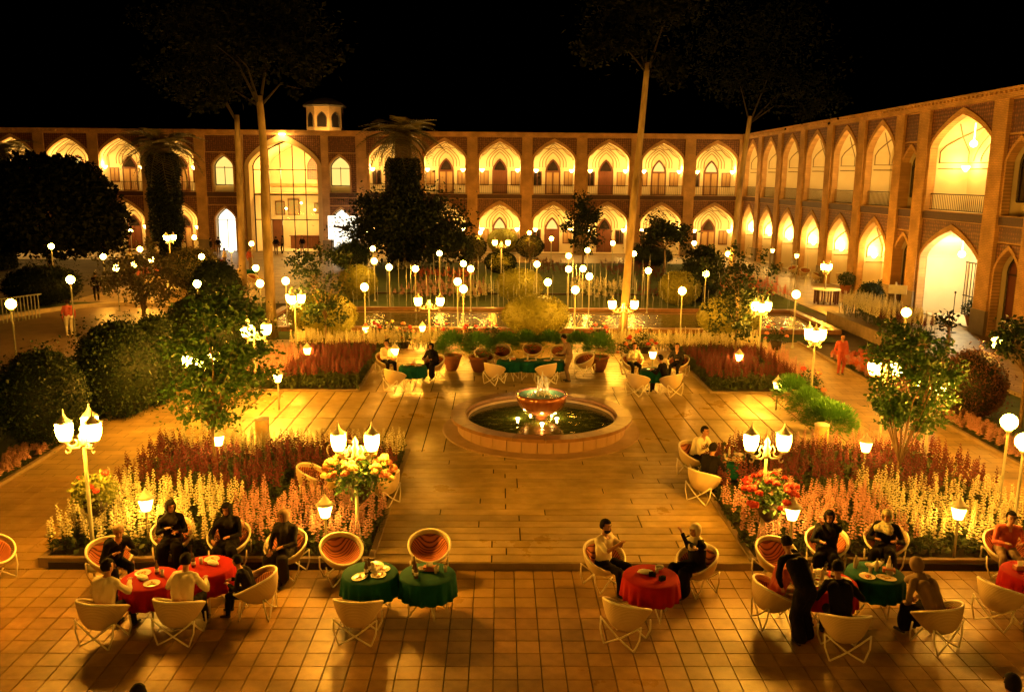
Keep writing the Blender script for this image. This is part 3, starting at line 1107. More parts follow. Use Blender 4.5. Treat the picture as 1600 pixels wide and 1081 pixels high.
# inside the hall: stained window, pictures, doors and lamps
def quadpart(name, m, x, y, z, w, h, par=far, arched=False):
    mb = MB()
    if arched:
        p = [(-w / 2, -h / 2)] + arch(w / 2, 0, h / 2, 10) + [(w / 2, -h / 2)]
        mb.add([(q[0], -.06, q[1]) for q in p], [tuple(range(len(p)))])
        mb.tube([(q[0], -.06, q[1]) for q in p], .05, 4, False)
    else:
        mb.box(0, 0, 0, w, .08, h)
    return link(name, mb.mesh(name, M[m]), par, (x, y, z))
M['stained'] = mosaic('stained_window', (.35, .13, .16), (.12, .07, .16), (.45, .25, .1), 6)
quadpart('stained_window', 'stained', ix + 1.7, 6.42, 7.3, 2.1, 2.4, arched=True)
M['picture'] = mat('painting', (.42, .22, .08), (.2, .3, .2), scale=9)
for x, z, w_, h_ in ((-.75, 3.6, .9, 1.3), (-2.0, 3.5, .7, 1.1), (1.6, 3.5, .8, .8)):
    pf = quadpart('picture_frame', 'wood', ix + x, 6.4, z, w_ + .16, h_ + .16)
    quadpart('canvas', 'picture', 0, -.05, 0, w_, h_, pf)
quadpart('balcony_band', 'brickB', ix, 6.3, 5.6, 5.6, .25)
for x in (-2.3, 2.1):
    quadpart('door', 'wood', ix + x, 6.43, 1.2, .9, 2.4)
cm_ = MB().box(0, 0, .55, 2.6, .7, 1.1).box(0, 0, 1.13, 2.8, .85, .06)
for k in range(4):
    cm_.box(-.95 + k * .63, -.37, .55, .5, .04, .8)
link('counter', cm_.mesh('counter', M['wood']), far, (ix + .7, 4.4, 0))
add_point(far, (ix, 3.2, 6.6), 700, WALL_COL, .3)
add_point(far, (ix, 3.5, 2.4), 300, WALL_COL, .3)
for dx in (-1.2, 0.2, 1.4):
    s_ = link('pendant_lamp', MB().ball((0, 0, 0), .1, 10, 6).mesh('pendant_lamp', M['sconce']), far, (ix + dx, 5.3, 4.1 - abs(dx) * .5))
# spotlight over the entrance arch
sm = MB().box(0, 0, 0, .5, .25, .12)
s_ = link('wall_lamp', sm.mesh('wall_lamp', M['sconce']), far, (ix + .1, -.45, 9.78))
add_point(s_, (0, -.25, -.2), 110, WALL_COL, .1)

# ---- right wing
right = thing('arcade_wing', 'two-storey brick arcade wing along the right side of the garden, seen at a slant', 'building', (XR, YB, 0), -PI / 2)
wb = [2.3, 7.15, 12.0, 16.9, 21.75, 26.6]
wy = [YB - q for q in (2.3, 7.15, 12.0, 16.9, 21.75, 26.6)]
for i, x in enumerate(wb):
    storey(right, x, 1.70, 1.95, LOW, 1.35, 'side', [(-1.4, .75, 2.2)], 95, False, 50 + i)
    storey(right, x, 1.70, 1.95, UPP, 1.35, 'side', [(1.35, .5, 2.05)], 110, True, 70 + i)
    frieze(right, x, 1.95)
for x in (0.05, 4.72, 9.57, 14.45, 19.32, 24.17, 28.95):
    pilaster(right, x, .92)
for x in (30.2, 39.5, 41.4 + 10.4):
    small_bay(right, x, .95, 'wood', 'darkglass')
    frieze(right, x, .95)
for x in (31.5, 38.0, 40.95, 50.3):
    pilaster(right, x, 1.05)
bx = 34.85
storey(right, bx, 2.65, 2.9, LOW, 2.4, None, [], 0, False, 90)
storey(right, bx, 2.65, 2.9, UPP, 1.9, 'side', [(-2.0, 1.4, 2.0)], 70, True, 91)
frieze(right, bx, 2.9)
storey(right, 45.6, 2.65, 4.2, LOW, 1.9, 'side', [(.6, 1.6, 2.0)], 200, False, 92)
storey(right, 45.6, 2.65, 4.2, UPP, 1.9, 'side', [(.6, 1.6, 2.0)], 200, True, 93)
frieze(right, 45.6, 4.2)
cornice(right, -.0, 54)
# bright gate hall in the big lower arch
pl_ = MB().ball((0, 0, 0), .16, 12, 8).tube([(0, 0, .1), (0, 0, .9)], .02, 5)
for z_, wt, c_ in ((8.1, 110, WALL_COL), (3.1, 230, WHITE_COL)):
    s_ = link('pendant_lamp', cached(('pend',), lambda: pl_.mesh('pendant_lamp', M['sconce'])), right, (bx - .6, .9, z_))
    add_point(s_, (0, 0, -.3), wt, c_, .12)
gt = MB()
for i in range(17):
    gt.box(bx - 2.1 + i * .26, 2.0, 1.3, .03, .03, 2.6)
for z_ in (.1, 1.0, 2.6):
    gt.box(bx, 2.0, z_, 4.3, .05, .05)
link('gate', gt.mesh('gate', M['iron']), right)
# right wing's end and the near wing that the picture is taken from are outside the frame

# kiosk on the roof of the far wing
kx, kz = GY(508, 178, 84)
kk = thing('roof_kiosk', 'small octagonal brick kiosk lit amber above the roof of the far wing', 'kiosk', (kx, 84, 10.0))
mb = MB().lathe([(1.75, 0), (1.75, 2.7)], 8)
link('wall', mb.mesh('wall', M['brickB']), kk, rz=PI / 8)
mb = MB().lathe([(2.0, 2.7), (2.05, 2.85), (1.6, 3.2), (.8, 3.5), (0.0, 3.62)], 8)
link('roof', mb.mesh('roof', M['roof']), kk, rz=PI / 8)
for k in range(8):
    a_ = k * PI / 4
    mb = MB()
    p = [(-.4, .9)] + arch(.4, 1.7, 2.2, 8) + [(.4, .9)]
    mb.tube([(q[0], 0, q[1]) for q in p] + [(p[0][0], 0, p[0][1])], .05, 4, False)
    wi = link('window', mb.mesh('window', M['iron']), kk, (math.sin(a_) * 1.64, -math.cos(a_) * 1.64, 0), a_)
    mb = MB(); mb.add([(q[0], 0, q[1]) for q in p], [tuple(range(len(p)))])
    link('pane', mb.mesh('pane', M['darkglass']), wi)
kp = link('wall_lamp', MB().ball((0, 0, 0), .12, 8, 6).mesh('wall_lamp', M['sconce']), kk, (.6, -3.4, .25))
add_point(kp, (0, 0, .3), 260, WALL_COL, .1)
kp = link('wall_lamp', MB().ball((0, 0, 0), .12, 8, 6).mesh('wall_lamp', M['sconce']), kk, (-2.6, -2.6, .25))
add_point(kp, (0, 0, .3), 60, WALL_COL, .1)
M['nightbark'] = mat('night_dark_limb_bark', (0.018, 0.013, 0.008), rough=0.95)  # bark blackened in colour so the unlit limbs sink into the night
M['darkbark'] = mat('dark_bark', (0.06, 0.042, 0.025), (0.035, 0.025, 0.016), rough=0.95, scale=5)
# ================================================================ lamps
def globe_meshes(r, h):
    k = ('gp', round(r, 3), round(h, 1))
    def mk():
        p = MB().tube([(0, 0, 0), (0, 0, h - r - .04)], .028, 6).lathe([(.07, 0), (.07, .04), (.035, .12)], 8).lathe([(.05, h - r - .05), (.07, h - r - .01), (.05, h - r + .03)], 8)
        return p.mesh('post', M['post'], False), MB().ball((0, 0, h), r, 12, 8).mesh('lamp_shade', M['globe_far'], True)
    return cached(k, mk)

def globe_lamp(px, py, label, h=2.1, r=.15, z0=0.0, group='globe lamps on slim posts in the garden'):
    x, y = G(px, py, z0 + h)
    t = thing('globe_lamp', label, 'lamp', (x, y, z0), 0, group)
    pm, gm_ = globe_meshes(r, h)
    link('post', pm, t)
    s_ = link('lamp_shade', gm_, t)
    s_.material_slots[0].link = 'OBJECT'; s_.material_slots[0].material = M['globe_%d' % rnd.randrange(3)]
    return t

GL = [
 (573.5, 360, 'globe lamp at the left edge of the dark magnolia crown, below the white board'),
 (582.5, 388.6, 'upper of two globe lamps at the left foot of the dark magnolia'),
 (584.7, 408, 'small globe lamp below another one at the left foot of the dark magnolia'),
 (608, 417.5, 'tall globe lamp between the magnolia and the pool, left end of the jets'),
 (569.4, 448.6, 'tall globe lamp in front of the clipped olive ball left of the jets'),
 (686.7, 396, 'globe lamp before the lower right part of the dark magnolia crown'),
 (724, 412, 'small globe lamp just left of a taller lamp post among the middle jets'),
 (649, 420, 'small globe lamp low behind the jets under the dark magnolia'),
 (735.5, 420, 'globe lamp on a leaning post left of the dark clipped ball'),
 (715, 440, 'globe lamp upper left of its near twin behind the left double lamp'),
 (724, 451.6, 'globe lamp on a tall post just left of the middle olive ball'),
 (750.5, 363.5, 'globe lamp under the far arcade, left of the clipped ball with twin lamps'),
 (827, 364, 'globe lamp under the far arcade, right of the clipped ball with twin lamps'),
 (861.5, 373, 'globe lamp before a red door of the far arcade, next to a thin pole'),
 (839, 413, 'small globe lamp low between the dark ball and the pair of stacked globes'),
 (918, 391, 'globe lamp on a post in front of the slim dark tree by the far arcade'),
 (888.5, 400, 'upper one of two globe lamps one above the other, left of the slim dark tree'),
 (888.5, 420.5, 'lower one of two globe lamps one above the other, left of the slim dark tree'),
 (911, 420, 'globe lamp over the bright flower mass right of the middle hedge ball'),
 (921, 432, 'lowest globe lamp over the bright flower mass right of the middle hedge ball'),
 (856, 441, 'globe lamp touching the right side of the middle olive ball'),
 (899, 453, 'globe lamp on a tall post at the right shoulder of the big hedge ball'),
 (957.5, 380, 'globe lamp between the slim dark tree and the tall leaning plane trunk'),
 (990.5, 396.5, 'globe lamp just right of the tall leaning plane trunk'),
 (1013, 423, 'globe lamp on a tall post right of the leaning plane trunk, behind the jets'),
 (1066, 454.6, 'globe lamp on a tall post in front of the right olive ball'),
 (1092, 353, 'globe lamp below the last arch of the far arcade'),
 (1084.6, 380, 'globe lamp beside the dark round tree near the corner of the wings'),
 (1137.5, 397, 'globe lamp behind the crown of the tree right of the jets'),
 (161, 401, 'globe lamp hanging from a bracket post left of the loose shrub'),
 (204, 361, 'globe lamp at the right edge of the huge black tree'),
 (218.7, 389.5, 'globe lamp high in the loose reddish shrub'),
 (237.5, 406, 'globe lamp in the loose reddish shrub, right one of the lower ones'),
 (210.6, 412.6, 'globe lamp in the middle of the loose reddish shrub'),
 (181.6, 418.5, 'smallest globe lamp at the left of the loose reddish shrub'),
 (303.6, 371, 'globe lamp in front of the column right of the ivy covered palm'),
 (361, 390, 'globe lamp left of the first plane trunk, near the lit white doorway'),
 (315, 401, 'globe lamp in front of the seated crowd by the entrance'),
 (308, 443.5, 'large near globe lamp in front of the dark conifer bushes'),
 (393, 381, 'globe lamp between the two plane trunks, upper one of three'),
 (399.6, 418.8, 'globe lamp between the two plane trunks, middle one of three'),
 (406.3, 443, 'globe lamp between the two plane trunks, lowest of three'),
 (446.4, 439, 'small globe lamp just right of the second plane trunk'),
 (1244, 460, 'globe lamp on a tall post beside the right end of the pool'),
 (1416, 488, 'globe lamp before the bright gate arch of the right wing'),
 (110, 437, 'globe lamp by the far end of the round drive'),
 (80, 385, 'small globe lamp below the huge black tree'),
 (1577, 659, 'hanging globe lamp over the right lawn near the picture edge'),
 (1601, 690, 'globe lamp cut by the right edge of the picture above the flower border'),
 (1557, 535, 'globe lamp lighting the leaves of the small tree at the right edge'),
 (17, 475, 'tall oval globe lamp by the railing at the left edge of the picture'),
 (1103, 428, 'globe lamp between the right olive ball and the tree right of the jets'),
]
for px, py, lb in GL:
    h = 2.1
    if px < 120: h = 2.5
    if px in (1577,): h = 2.0
    globe_lamp(px, py, lb, h=h)

def scroll(cx, cz, r0, turns, sgn, r=.014):
    pts = []
    n = 22
    for i in range(n + 1):
        t = i / n
        a = PI * .5 + sgn * t * turns * 2 * PI
        rr = r0 * (1 - .75 * t)
        pts.append((cx + rr * math.cos(a), 0, cz + rr * math.sin(a)))
    return pts

def ornate_meshes(arm, r, cap):
    def mk():
        # arm along +x from the post head, scroll under it, cup, glass, pagoda cap
        a = MB().tube([(0, 0, -.05), (arm * .3, 0, -.13), (arm * .7, 0, -.12), (arm, 0, -.02)], .02, 6)
        a.tube(scroll(arm * .55, -.02, .12, .9, -1), .016, 5)
        a.tube(scroll(arm * .95, -.16, .06, .8, 1), .013, 5)
        a.lathe([(.03, -.04), (.07, -.01), (.10, .03)], 10, (arm, 0, 0))
        s = MB().lathe([(.0, .02), (r * .62, .03), (r * .92, .10), (r * 1.05, .20), (r * 1.02, .30), (0, .31)], 14, (arm, 0, 0))
        c = MB().lathe([(r * 1.12, .31), (r * .80, .345), (r * .42, .39), (r * .16, .44), (.012, .50), (.0, .54)], 10, (arm, 0, 0), wave=lambda i, t: (.02 * math.cos(5 * t) if i == 0 else 0))
        return a.mesh('scroll_arm', M['white'], True), s.mesh('lamp_shade', M['shade'], True), c.mesh('shade_cap', M['white'], True)
    return cached(('orn', arm, r, cap), mk)

def ornate_lamp(x, y, z0, h, n, rz, label, arm=.36, r=.135, group='white ornate lamps with scroll arms', cap=True, near=False):
    t = thing('ornate_lamp', label, 'lamp', (x, y, z0), rz, group)
    p = MB().lathe([(.13, 0), (.13, .06), (.08, .12), (.05, .35), (.034, .5), (.030, h - .1)], 10)
    link('post', cached(('opost', round(h, 1)), lambda: p.mesh('post', M['post'], True)), t)
    f = MB().lathe([(.03, -.12), (.07, -.06), (.045, 0), (.075, .06), (.035, .12), (.05, .17), (0, .27)], 10)
    for s_ in (-1, 1):
        f.tube([(s_ * .02, 0, .05), (s_ * .10, 0, .10), (s_ * .13, 0, .02), (s_ * .08, 0, -.03)], .013, 5)
    link('finial', cached(('ofin',), lambda: f.mesh('finial', M['white'], True)), t, (0, 0, h))
    am, sm_, cm2 = ornate_meshes(arm, r, cap)
    for k in range(n):
        a = k * 2 * PI / n
        b = link('scroll_arm', am, t, (0, 0, h), a)
        ls = link('lamp_shade', sm_, t, (0, 0, h), a)
        if near:
            ls.material_slots[0].link = 'OBJECT'; ls.material_slots[0].material = M['shade_near']
        link('shade_cap', cm2, t, (0, 0, h), a)
    return t

def orn_px(px, py, n, label, zg=2.2, z0=0.0, rz=0.0, **k):
    x, y = G(px, py, z0 + zg)
    return ornate_lamp(x, y, z0, zg - .15, n, rz, label, **k)
orn_px(129, 672, 3, 'three-arm white lamp with a flower basket on its post, left of the snapdragon bed', 2.38, rz=PI / 2, r=.125, arm=.26)
orn_px(555, 692, 2, 'two-arm white scroll lamp standing over the pink and cream rose basket', 1.87, ZT, arm=.28, r=.12)
orn_px(1199, 692, 2, 'two-arm white scroll lamp standing over the red rose basket', 1.87, ZT, arm=.28, r=.12)
orn_px(670.5, 472, 2, 'two-arm white lamp behind the left back table', 1.75, arm=.42)
orn_px(974, 477, 2, 'two-arm white lamp in front of the leaning plane trunk', 1.75, arm=.42)
orn_px(460, 468, 3, 'three-arm white lamp before the left clipped ball', 2.2, rz=.4, arm=.24, r=.12)
orn_px(1190, 480, 3, 'three-arm white lamp before the right clipped ball', 2.2, rz=.3, arm=.24, r=.12)
orn_px(1274, 524, 3, 'white lamp on a tall pale post in the right path', 2.3, rz=.2, arm=.19, r=.11)
orn_px(264, 372, 3, 'three-arm lamp in front of the ivy covered palm trunk', 2.4, rz=.5, r=.15, arm=.28)
orn_px(783.5, 380, 2, 'two-arm lamp in front of the far clipped olive ball', 2.3, arm=.42)
orn_px(396, 516, 3, 'three-arm lamp half hidden at the right edge of the left front tree', 2.0, rz=.2)
orn_px(313, 565, 3, 'three-arm lamp shining through the crown of the left front tree', 1.9, rz=.9)
orn_px(1384, 577, 2, 'two-arm lamp shining through the left of the right front tree', 2.2, arm=.26)
orn_px(1456, 606, 2, 'lamp shining through the right of the right front tree', 2.2, arm=.14)
orn_px(1292, 418, 3, 'small white lamp over the round table near the right wing', 1.9, rz=.4, r=.1, arm=.2)
# lamps of the same kind on the near side of the plaza; only a finial tip shows in the photograph
for k, (x, y, rz) in enumerate(((G(880, 1064, 3.17)[0], G(880, 1064, 3.17)[1] - .36, PI / 2), (-7.6, 5.6, .4), (9.4, 5.8, -.3))):
    ornate_lamp(x, y, 0, 2.55, 3, rz, ('lamp whose thin finial pokes up at the bottom middle of the picture', 'three-arm lamp below the bottom left of the picture', 'three-arm lamp below the bottom right of the picture')[k], r=.15, near=True)

def lantern(px, py, label, zt=.80, z0=ZT, sq=False):
    x, y = G(px, py, z0 + zt)
    t = thing('garden_lantern', label, 'lantern', (x, y, z0), 0, 'low garden lanterns among the flowers')
    def mk():
        p = MB().tube([(0, 0, 0), (0, 0, zt - .12)], .025, 6).lathe([(.05, zt - .14), (.08, zt - .11)], 10)
        s = MB().lathe([(0, zt - .12), (.07, zt - .11), (.115, zt + .06), (.12, zt + .09), (0, zt + .095)], 14)
        c = MB().lathe([(.16, zt + .10), (.10, zt + .15), (.03, zt + .24), (0, zt + .30)], 12)
        return p.mesh('post', M['post'], True), s.mesh('lamp_shade', M['lantern'], True), c.mesh('shade_cap', M['white'], True)
    p, s, c = cached(('lan', zt), mk)
    link('post', p, t); link('lamp_shade', s, t); link('shade_cap', c, t)
    return t
for px, py, lb, z in (
    (228, 787, 'lit lantern among the cream snapdragons behind the long red table', .85),
    (508, 797, 'lit lantern among the peach snapdragons below the cream rose basket', .85),
    (1238, 801, 'lit lantern among the snapdragons just right of the red rose basket', .85),
    (1498, 800, 'lit lantern among the pale snapdragons near the right path', .85),
    (1353, 697, 'lit lantern behind the dark red flowers left of the right front tree trunk', .9),
    (434, 590, 'lit lantern at the left corner of the far left flower bed', .9),
    (341, 687, 'lit lantern behind the trunk of the left front tree', .9),
    (480, 548, 'small lit lantern in the yellow row of the far left bed', .7),
    (617, 549, 'lit lantern behind the left back table', .75),
    (1020, 554, 'lit lantern behind the right back table', .8),
    (1155, 558, 'small lit lantern in the far right bed', .7),
    (1215, 602, 'lit lantern at the right corner of the far right bed', .7),
    (1207, 392, 'square lantern on a post before the second arch pair of the right wing', 1.9),
    (1245, 400, 'square lantern on a post before the third arch pair of the right wing', 1.9),
    (660, 513, 'small low lantern in the lawn by the left double lamp', .5),
    (571, 515, 'small low lantern left of the first rose bush by the pool', .5)):
    lantern(px, py, lb, z, 0.0 if py < 520 or z > 1 else ZT)

# ================================================================ plants
def leaf_cloud(name, ells, n, size, mats, seed, shell=.45, clump=0, parent=None, droop=0.0, flat=False):
    """ells: list of (cx,cy,cz,rx,ry,rz); leaves spread in clumps through them"""
    rg = np.random.default_rng(seed)
    ells = np.array(ells, float)
    vol = ells[:, 3] * ells[:, 4] * ells[:, 5]
    w = vol ** .8; w /= w.sum()
    if clump:
        ci = rg.choice(len(ells), clump, p=w)
        d = rg.normal(size=(clump, 3)); d /= np.linalg.norm(d, axis=1)[:, None]
        rr = rg.uniform(shell, 1, clump)[:, None]
        cc = ells[ci, :3] + d * rr * ells[ci, 3:6]
        cs = rg.uniform(.09, .25, clump)[:, None] * ells[ci, 3:6].mean(axis=1)[:, None]
        k = rg.integers(0, clump, n)
        P = cc[k] + rg.normal(size=(n, 3)) * cs[k] * np.array([1, 1, .75])
    else:
        ci = rg.choice(len(ells), n, p=w)
        d = rg.normal(size=(n, 3)); d /= np.linalg.norm(d, axis=1)[:, None]
        rr = rg.uniform(shell ** 3, 1, n)[:, None] ** (1 / 3)
        P = ells[ci, :3] + d * rr * ells[ci, 3:6]
    P = P[P[:, 2] > 0.03]
    R = rots(len(P), rg)
    Sc = size * rg.uniform(.45, 1.45, len(P))
    return scatter(name, LEAF_V, LEAF_F, P, R, Sc, mats)

def noisy_ball(rx, ry, rz, c=(0, 0, 0), nu=28, nv=16, amp=.05, seed=0, flatb=None):
    r = random.Random(seed)
    ph = [(r.uniform(0, 6), r.uniform(0, 6), r.randint(2, 6), r.randint(2, 6)) for _ in range(5)]
    mb = MB()
    vs_, fs = [], []
    for j in range(nv + 1):
        t = PI * j / nv
        for k in range(nu):
            a = 2 * PI * k / nu
            f = 1 + amp * sum(math.sin(m_ * a + p1) * math.sin(q * t + p2) for p1, p2, m_, q in ph)
            z = rz * math.cos(t) * f
            if flatb is not None: z = max(z, flatb)
            vs_.append((c[0] + rx * math.sin(t) * math.cos(a) * f, c[1] + ry * math.sin(t) * math.sin(a) * f, c[2] + z))
    for j in range(nv):
        for k in range(nu):
            fs.append((j * nu + k, (j + 1) * nu + k, (j + 1) * nu + (k + 1) % nu, j * nu + (k + 1) % nu))
    return mb.add(vs_, fs)

def hedge_ball(px, py, wpx, hpx, basepy, label, m='leaf_hedge', seed=0, cat='hedge', name='clipped_hedge', leaf=.06, dens=1.0, squash=True, grp=None, core=None):
    x, y = G(px, basepy, 0)
    zc = y * .982 + H * .19
    rx = wpx / F * zc / 2
    ztop = GY(px, py - hpx / 2, y + rx * .3)[1]
    zbot = 0.0
    rz = max(.25, (ztop - zbot) / 2)
    y += rx * .8
    t = thing(name, label, cat, (x, y, 0), 0, grp)
    link('foliage_core', noisy_ball(rx * .93, rx * .93, rz * .95, (0, 0, rz), seed=seed, amp=.015).mesh('foliage_core', M[core or 'leaf_hedge'], True), t)
    n = int(5200 * dens)
    rg = np.random.default_rng(seed)
    d = rg.normal(size=(n, 3)); d /= np.linalg.norm(d, axis=1)[:, None]
    P = d * np.array([rx, rx, rz]) * rg.uniform(.93, 1.015, n)[:, None] + np.array([0, 0, rz])
    P = P[P[:, 2] > .02]
    link('foliage', scatter('foliage', LEAF_V, LEAF_F, P, rots(len(P), rg), leaf * rg.uniform(.7, 1.3, len(P)), M[m]), t)
    return t

HB = [
 (839, 497, 110, 66, 533, 'largest clipped olive hedge ball, behind the centre back table', 'leaf_hedge'),
 (497, 500, 108, 78, 538, 'clipped olive ball behind the small tree left of the pool', 'leaf_hedge'),
 (1148, 500, 102, 70, 535, 'clipped olive ball behind the small tree right of the pool', 'leaf_hedge'),
 (812, 450, 76, 56, 474, 'clipped olive dome beyond the pool, behind the largest ball', 'leaf_hedge'),
 (556, 444, 60, 56, 470, 'clipped olive ball beyond the pool at the left end of the jets', 'leaf_hedge'),
 (1066, 453, 66, 54, 480, 'clipped olive ball beyond the pool at the right end of the jets', 'leaf_hedge'),
 (782, 412, 50, 36, 428, 'dark clipped ball between the two far olive balls', 'leaf_dark'),
 (785, 376, 48, 36, 396, 'far clipped olive ball with twin lamps in front', 'leaf_hedge'),
 (828, 387, 44, 38, 404, 'dark clipped bush right of the far olive ball', 'leaf_dark'),
 (738, 388, 44, 40, 406, 'dark clipped bush left of the far olive ball', 'leaf_dark'),
]
for i, a in enumerate(HB):
    hedge_ball(*a, seed=i, grp='clipped round hedges', leaf=.075 if i < 3 else .10)

SH = [
 (45, 630, 135, 150, 712, 'big dense green bush at the left edge of the picture', 'leaf_shrub', 1.6, .07),
 (168, 585, 130, 155, 664, 'dense rounded green bush on the left lawn beside the path', 'leaf_shrub', 1.6, .07),
 (235, 560, 70, 130, 640, 'narrow green bush between the rounded bush and the left front tree', 'leaf_shrub', 1.0, .07),
 (318, 520, 160, 120, 590, 'wide leafy bush behind the crown of the left front tree', 'leaf_shrub', 1.6, .09),
 (45, 448, 115, 60, 482, 'dark low dome bush by the railing', 'leaf_dark', 1.0, .10),
 (330, 455, 80, 90, 505, 'dark conifer bush left of the plane trunks', 'leaf_dark', 1.2, .10),
 (1535, 605, 100, 105, 662, 'dark purple red bush on the right lawn', 'leaf_red', 1.4, .06),
 (545, 400, 60, 40, 424, 'dark square clipped bush right of the entrance', 'leaf_shrub', .8, .10),
 (1020, 400, 70, 30, 418, 'low dark hedge right of the leaning trunk', 'leaf_dark', .8, .10),
 (1095, 440, 60, 60, 475, 'dark green bush left of the tree by the right olive ball', 'leaf_dark', .8, .10),
 (1365, 468, 44, 50, 494, 'bushy green plant beside the narrow bay of the right wing', 'leaf_shrub', .8, .07),
 (290, 420, 90, 60, 455, 'brownish bush before the seated crowd', 'leaf_olive', 1.0, .10),
]
for i, (px, py, w_, h_, b_, lb, m_, dn, lf) in enumerate(SH):
    t = hedge_ball(px, py, w_, h_, b_, lb, m_, 100 + i, 'bush', 'bush', lf, dn, grp=None, core='leaf_dark')
    rg = np.random.default_rng(500 + i)
    # loose outer sprays break the outline
    fo = [c for c in find_kids(t) if c.name.startswith('foliage_core')][0]
    dim = fo.dimensions if fo.dimensions.x > 0 else None
    me = fo.data
    co = np.array([v.co[:] for v in me.vertices])
    mn, mx_ = co.min(0), co.max(0)
    ce = (mn + mx_) / 2; ra = (mx_ - mn) / 2
    link('foliage_spray', leaf_cloud('foliage_spray', [(ce[0], ce[1], ce[2], ra[0] * 1.08, ra[1] * 1.08, ra[2] * 1.08)], int(1600 * dn), lf * 1.1, M[m_], 700 + i, shell=.9, clump=90), t)

def tree(name, label, base, z0, th, tr, ells, n, leaf, lm, seed, bark='bark', lean=(0, 0), clump=70, limbs=14, multi=1, cat='tree', shell=.3, topr=.5, group=None):
    """th trunk height, tr radius, ells crown ellipsoids relative to the base"""
    x, y = base
    t = thing(name, label, cat, (x, y, z0), 0, group)
    r = random.Random(seed)
    tb = MB()
    for k in range(multi):
        sx, sy = (r.uniform(-.5, .5) * (multi > 1) * th * .5, r.uniform(-.5, .5) * (multi > 1) * th * .5)
        pts = []
        for i in range(9):
            q = i / 8
            pts.append((lean[0] * q + sx * q ** 1.5 + .05 * tr * 6 * math.sin(q * 5 + k), lean[1] * q + sy * q ** 1.5 + .04 * tr * 6 * math.cos(q * 4 + seed), th * q))
        rr = [tr * (1.25 if i == 0 else 1) * (1 - (1 - topr) * i / 8) / (1 if multi == 1 else 1.4) for i in range(9)]
        tb.tube(pts, rr, 9)
    link('trunk', tb.mesh('trunk', M[bark], True), t)
    lb_ = MB()
    top = Vector((lean[0], lean[1], th * .96))
    for k in range(limbs):
        e = r.choice(ells)
        d = Vector((r.gauss(0, 1), r.gauss(0, 1), r.gauss(.2, .8))).normalized()
        en = Vector(e[:3]) + Vector((d.x * e[3], d.y * e[4], d.z * e[5])) * r.uniform(.5, .85)
        mid = top.lerp(en, .5) + Vector((r.uniform(-.1, .1), r.uniform(-.1, .1), .12)) * (en - top).length
        st = top + Vector((0, 0, -r.uniform(0, .25) * th * .4))
        lb_.tube([st, mid, en], [tr * .42, tr * .22, tr * .07], 5)
    link('limb', lb_.mesh('limb', M[bark], True), t)
    c = link('crown', leaf_cloud('crown', ells, n, leaf, M[lm], seed, shell=shell, clump=clump), t)
    return t

def px_ell(px, py, wpx, hpx, Y, base, z0, depth=1.0):
    x, z = GY(px, py, Y)
    zc = Y * .982 + (H - z) * .19
    return (x - base[0], Y - base[1], z - z0, wpx / F * zc / 2, wpx / F * zc / 2 * depth, hpx / F * zc / 2)

b = G(338, 765, ZT)
tree('young_tree', 'leafy young tree with broad green leaves in the left front flower bed', b, ZT, 1.35, .055,
     [px_ell(*q, b[1], b, ZT) for q in ((335, 600, 160, 120), (300, 545, 110, 120), (385, 570, 90, 130), (345, 490, 120, 90), (330, 640, 90, 60))], 7200, .098, 'leaf', 3, clump=130, multi=1)
b = G(1400, 775, ZT)
tree('young_tree', 'leafy tree with several stems in the right front flower bed', b, ZT, .75, .042,
     [px_ell(*q, b[1] + .3, b, ZT) for q in ((1430, 580, 130, 110), (1405, 545, 90, 90), (1465, 600, 80, 110), (1410, 640, 100, 50), (1440, 530, 80, 50), (1425, 655, 110, 50), (1380, 620, 60, 80))], 8000, .092, 'leaf', 4, clump=150, multi=1, limbs=22)
b = G(510, 548, ZT)
tree('young_tree', 'small tree in the far left flower bed, before the left clipped ball', b, ZT, 1.3, .05,
     [px_ell(*q, b[1], b, ZT) for q in ((500, 455, 90, 70), (480, 420, 70, 60), (520, 400, 80, 50), (505, 490, 80, 50))], 3000, .12, 'leaf_shrub', 5, clump=70)
b = G(1147, 572, ZT)
tree('young_tree', 'small tree in the far right flower bed, before the right clipped ball', b, ZT, 1.5, .05,
     [px_ell(*q, b[1], b, ZT) for q in ((1150, 470, 100, 80), (1130, 430, 90, 60), (1185, 425, 60, 80), (1150, 510, 80, 40), (1160, 400, 50, 60))], 3200, .12, 'leaf_shrub', 6, clump=70)
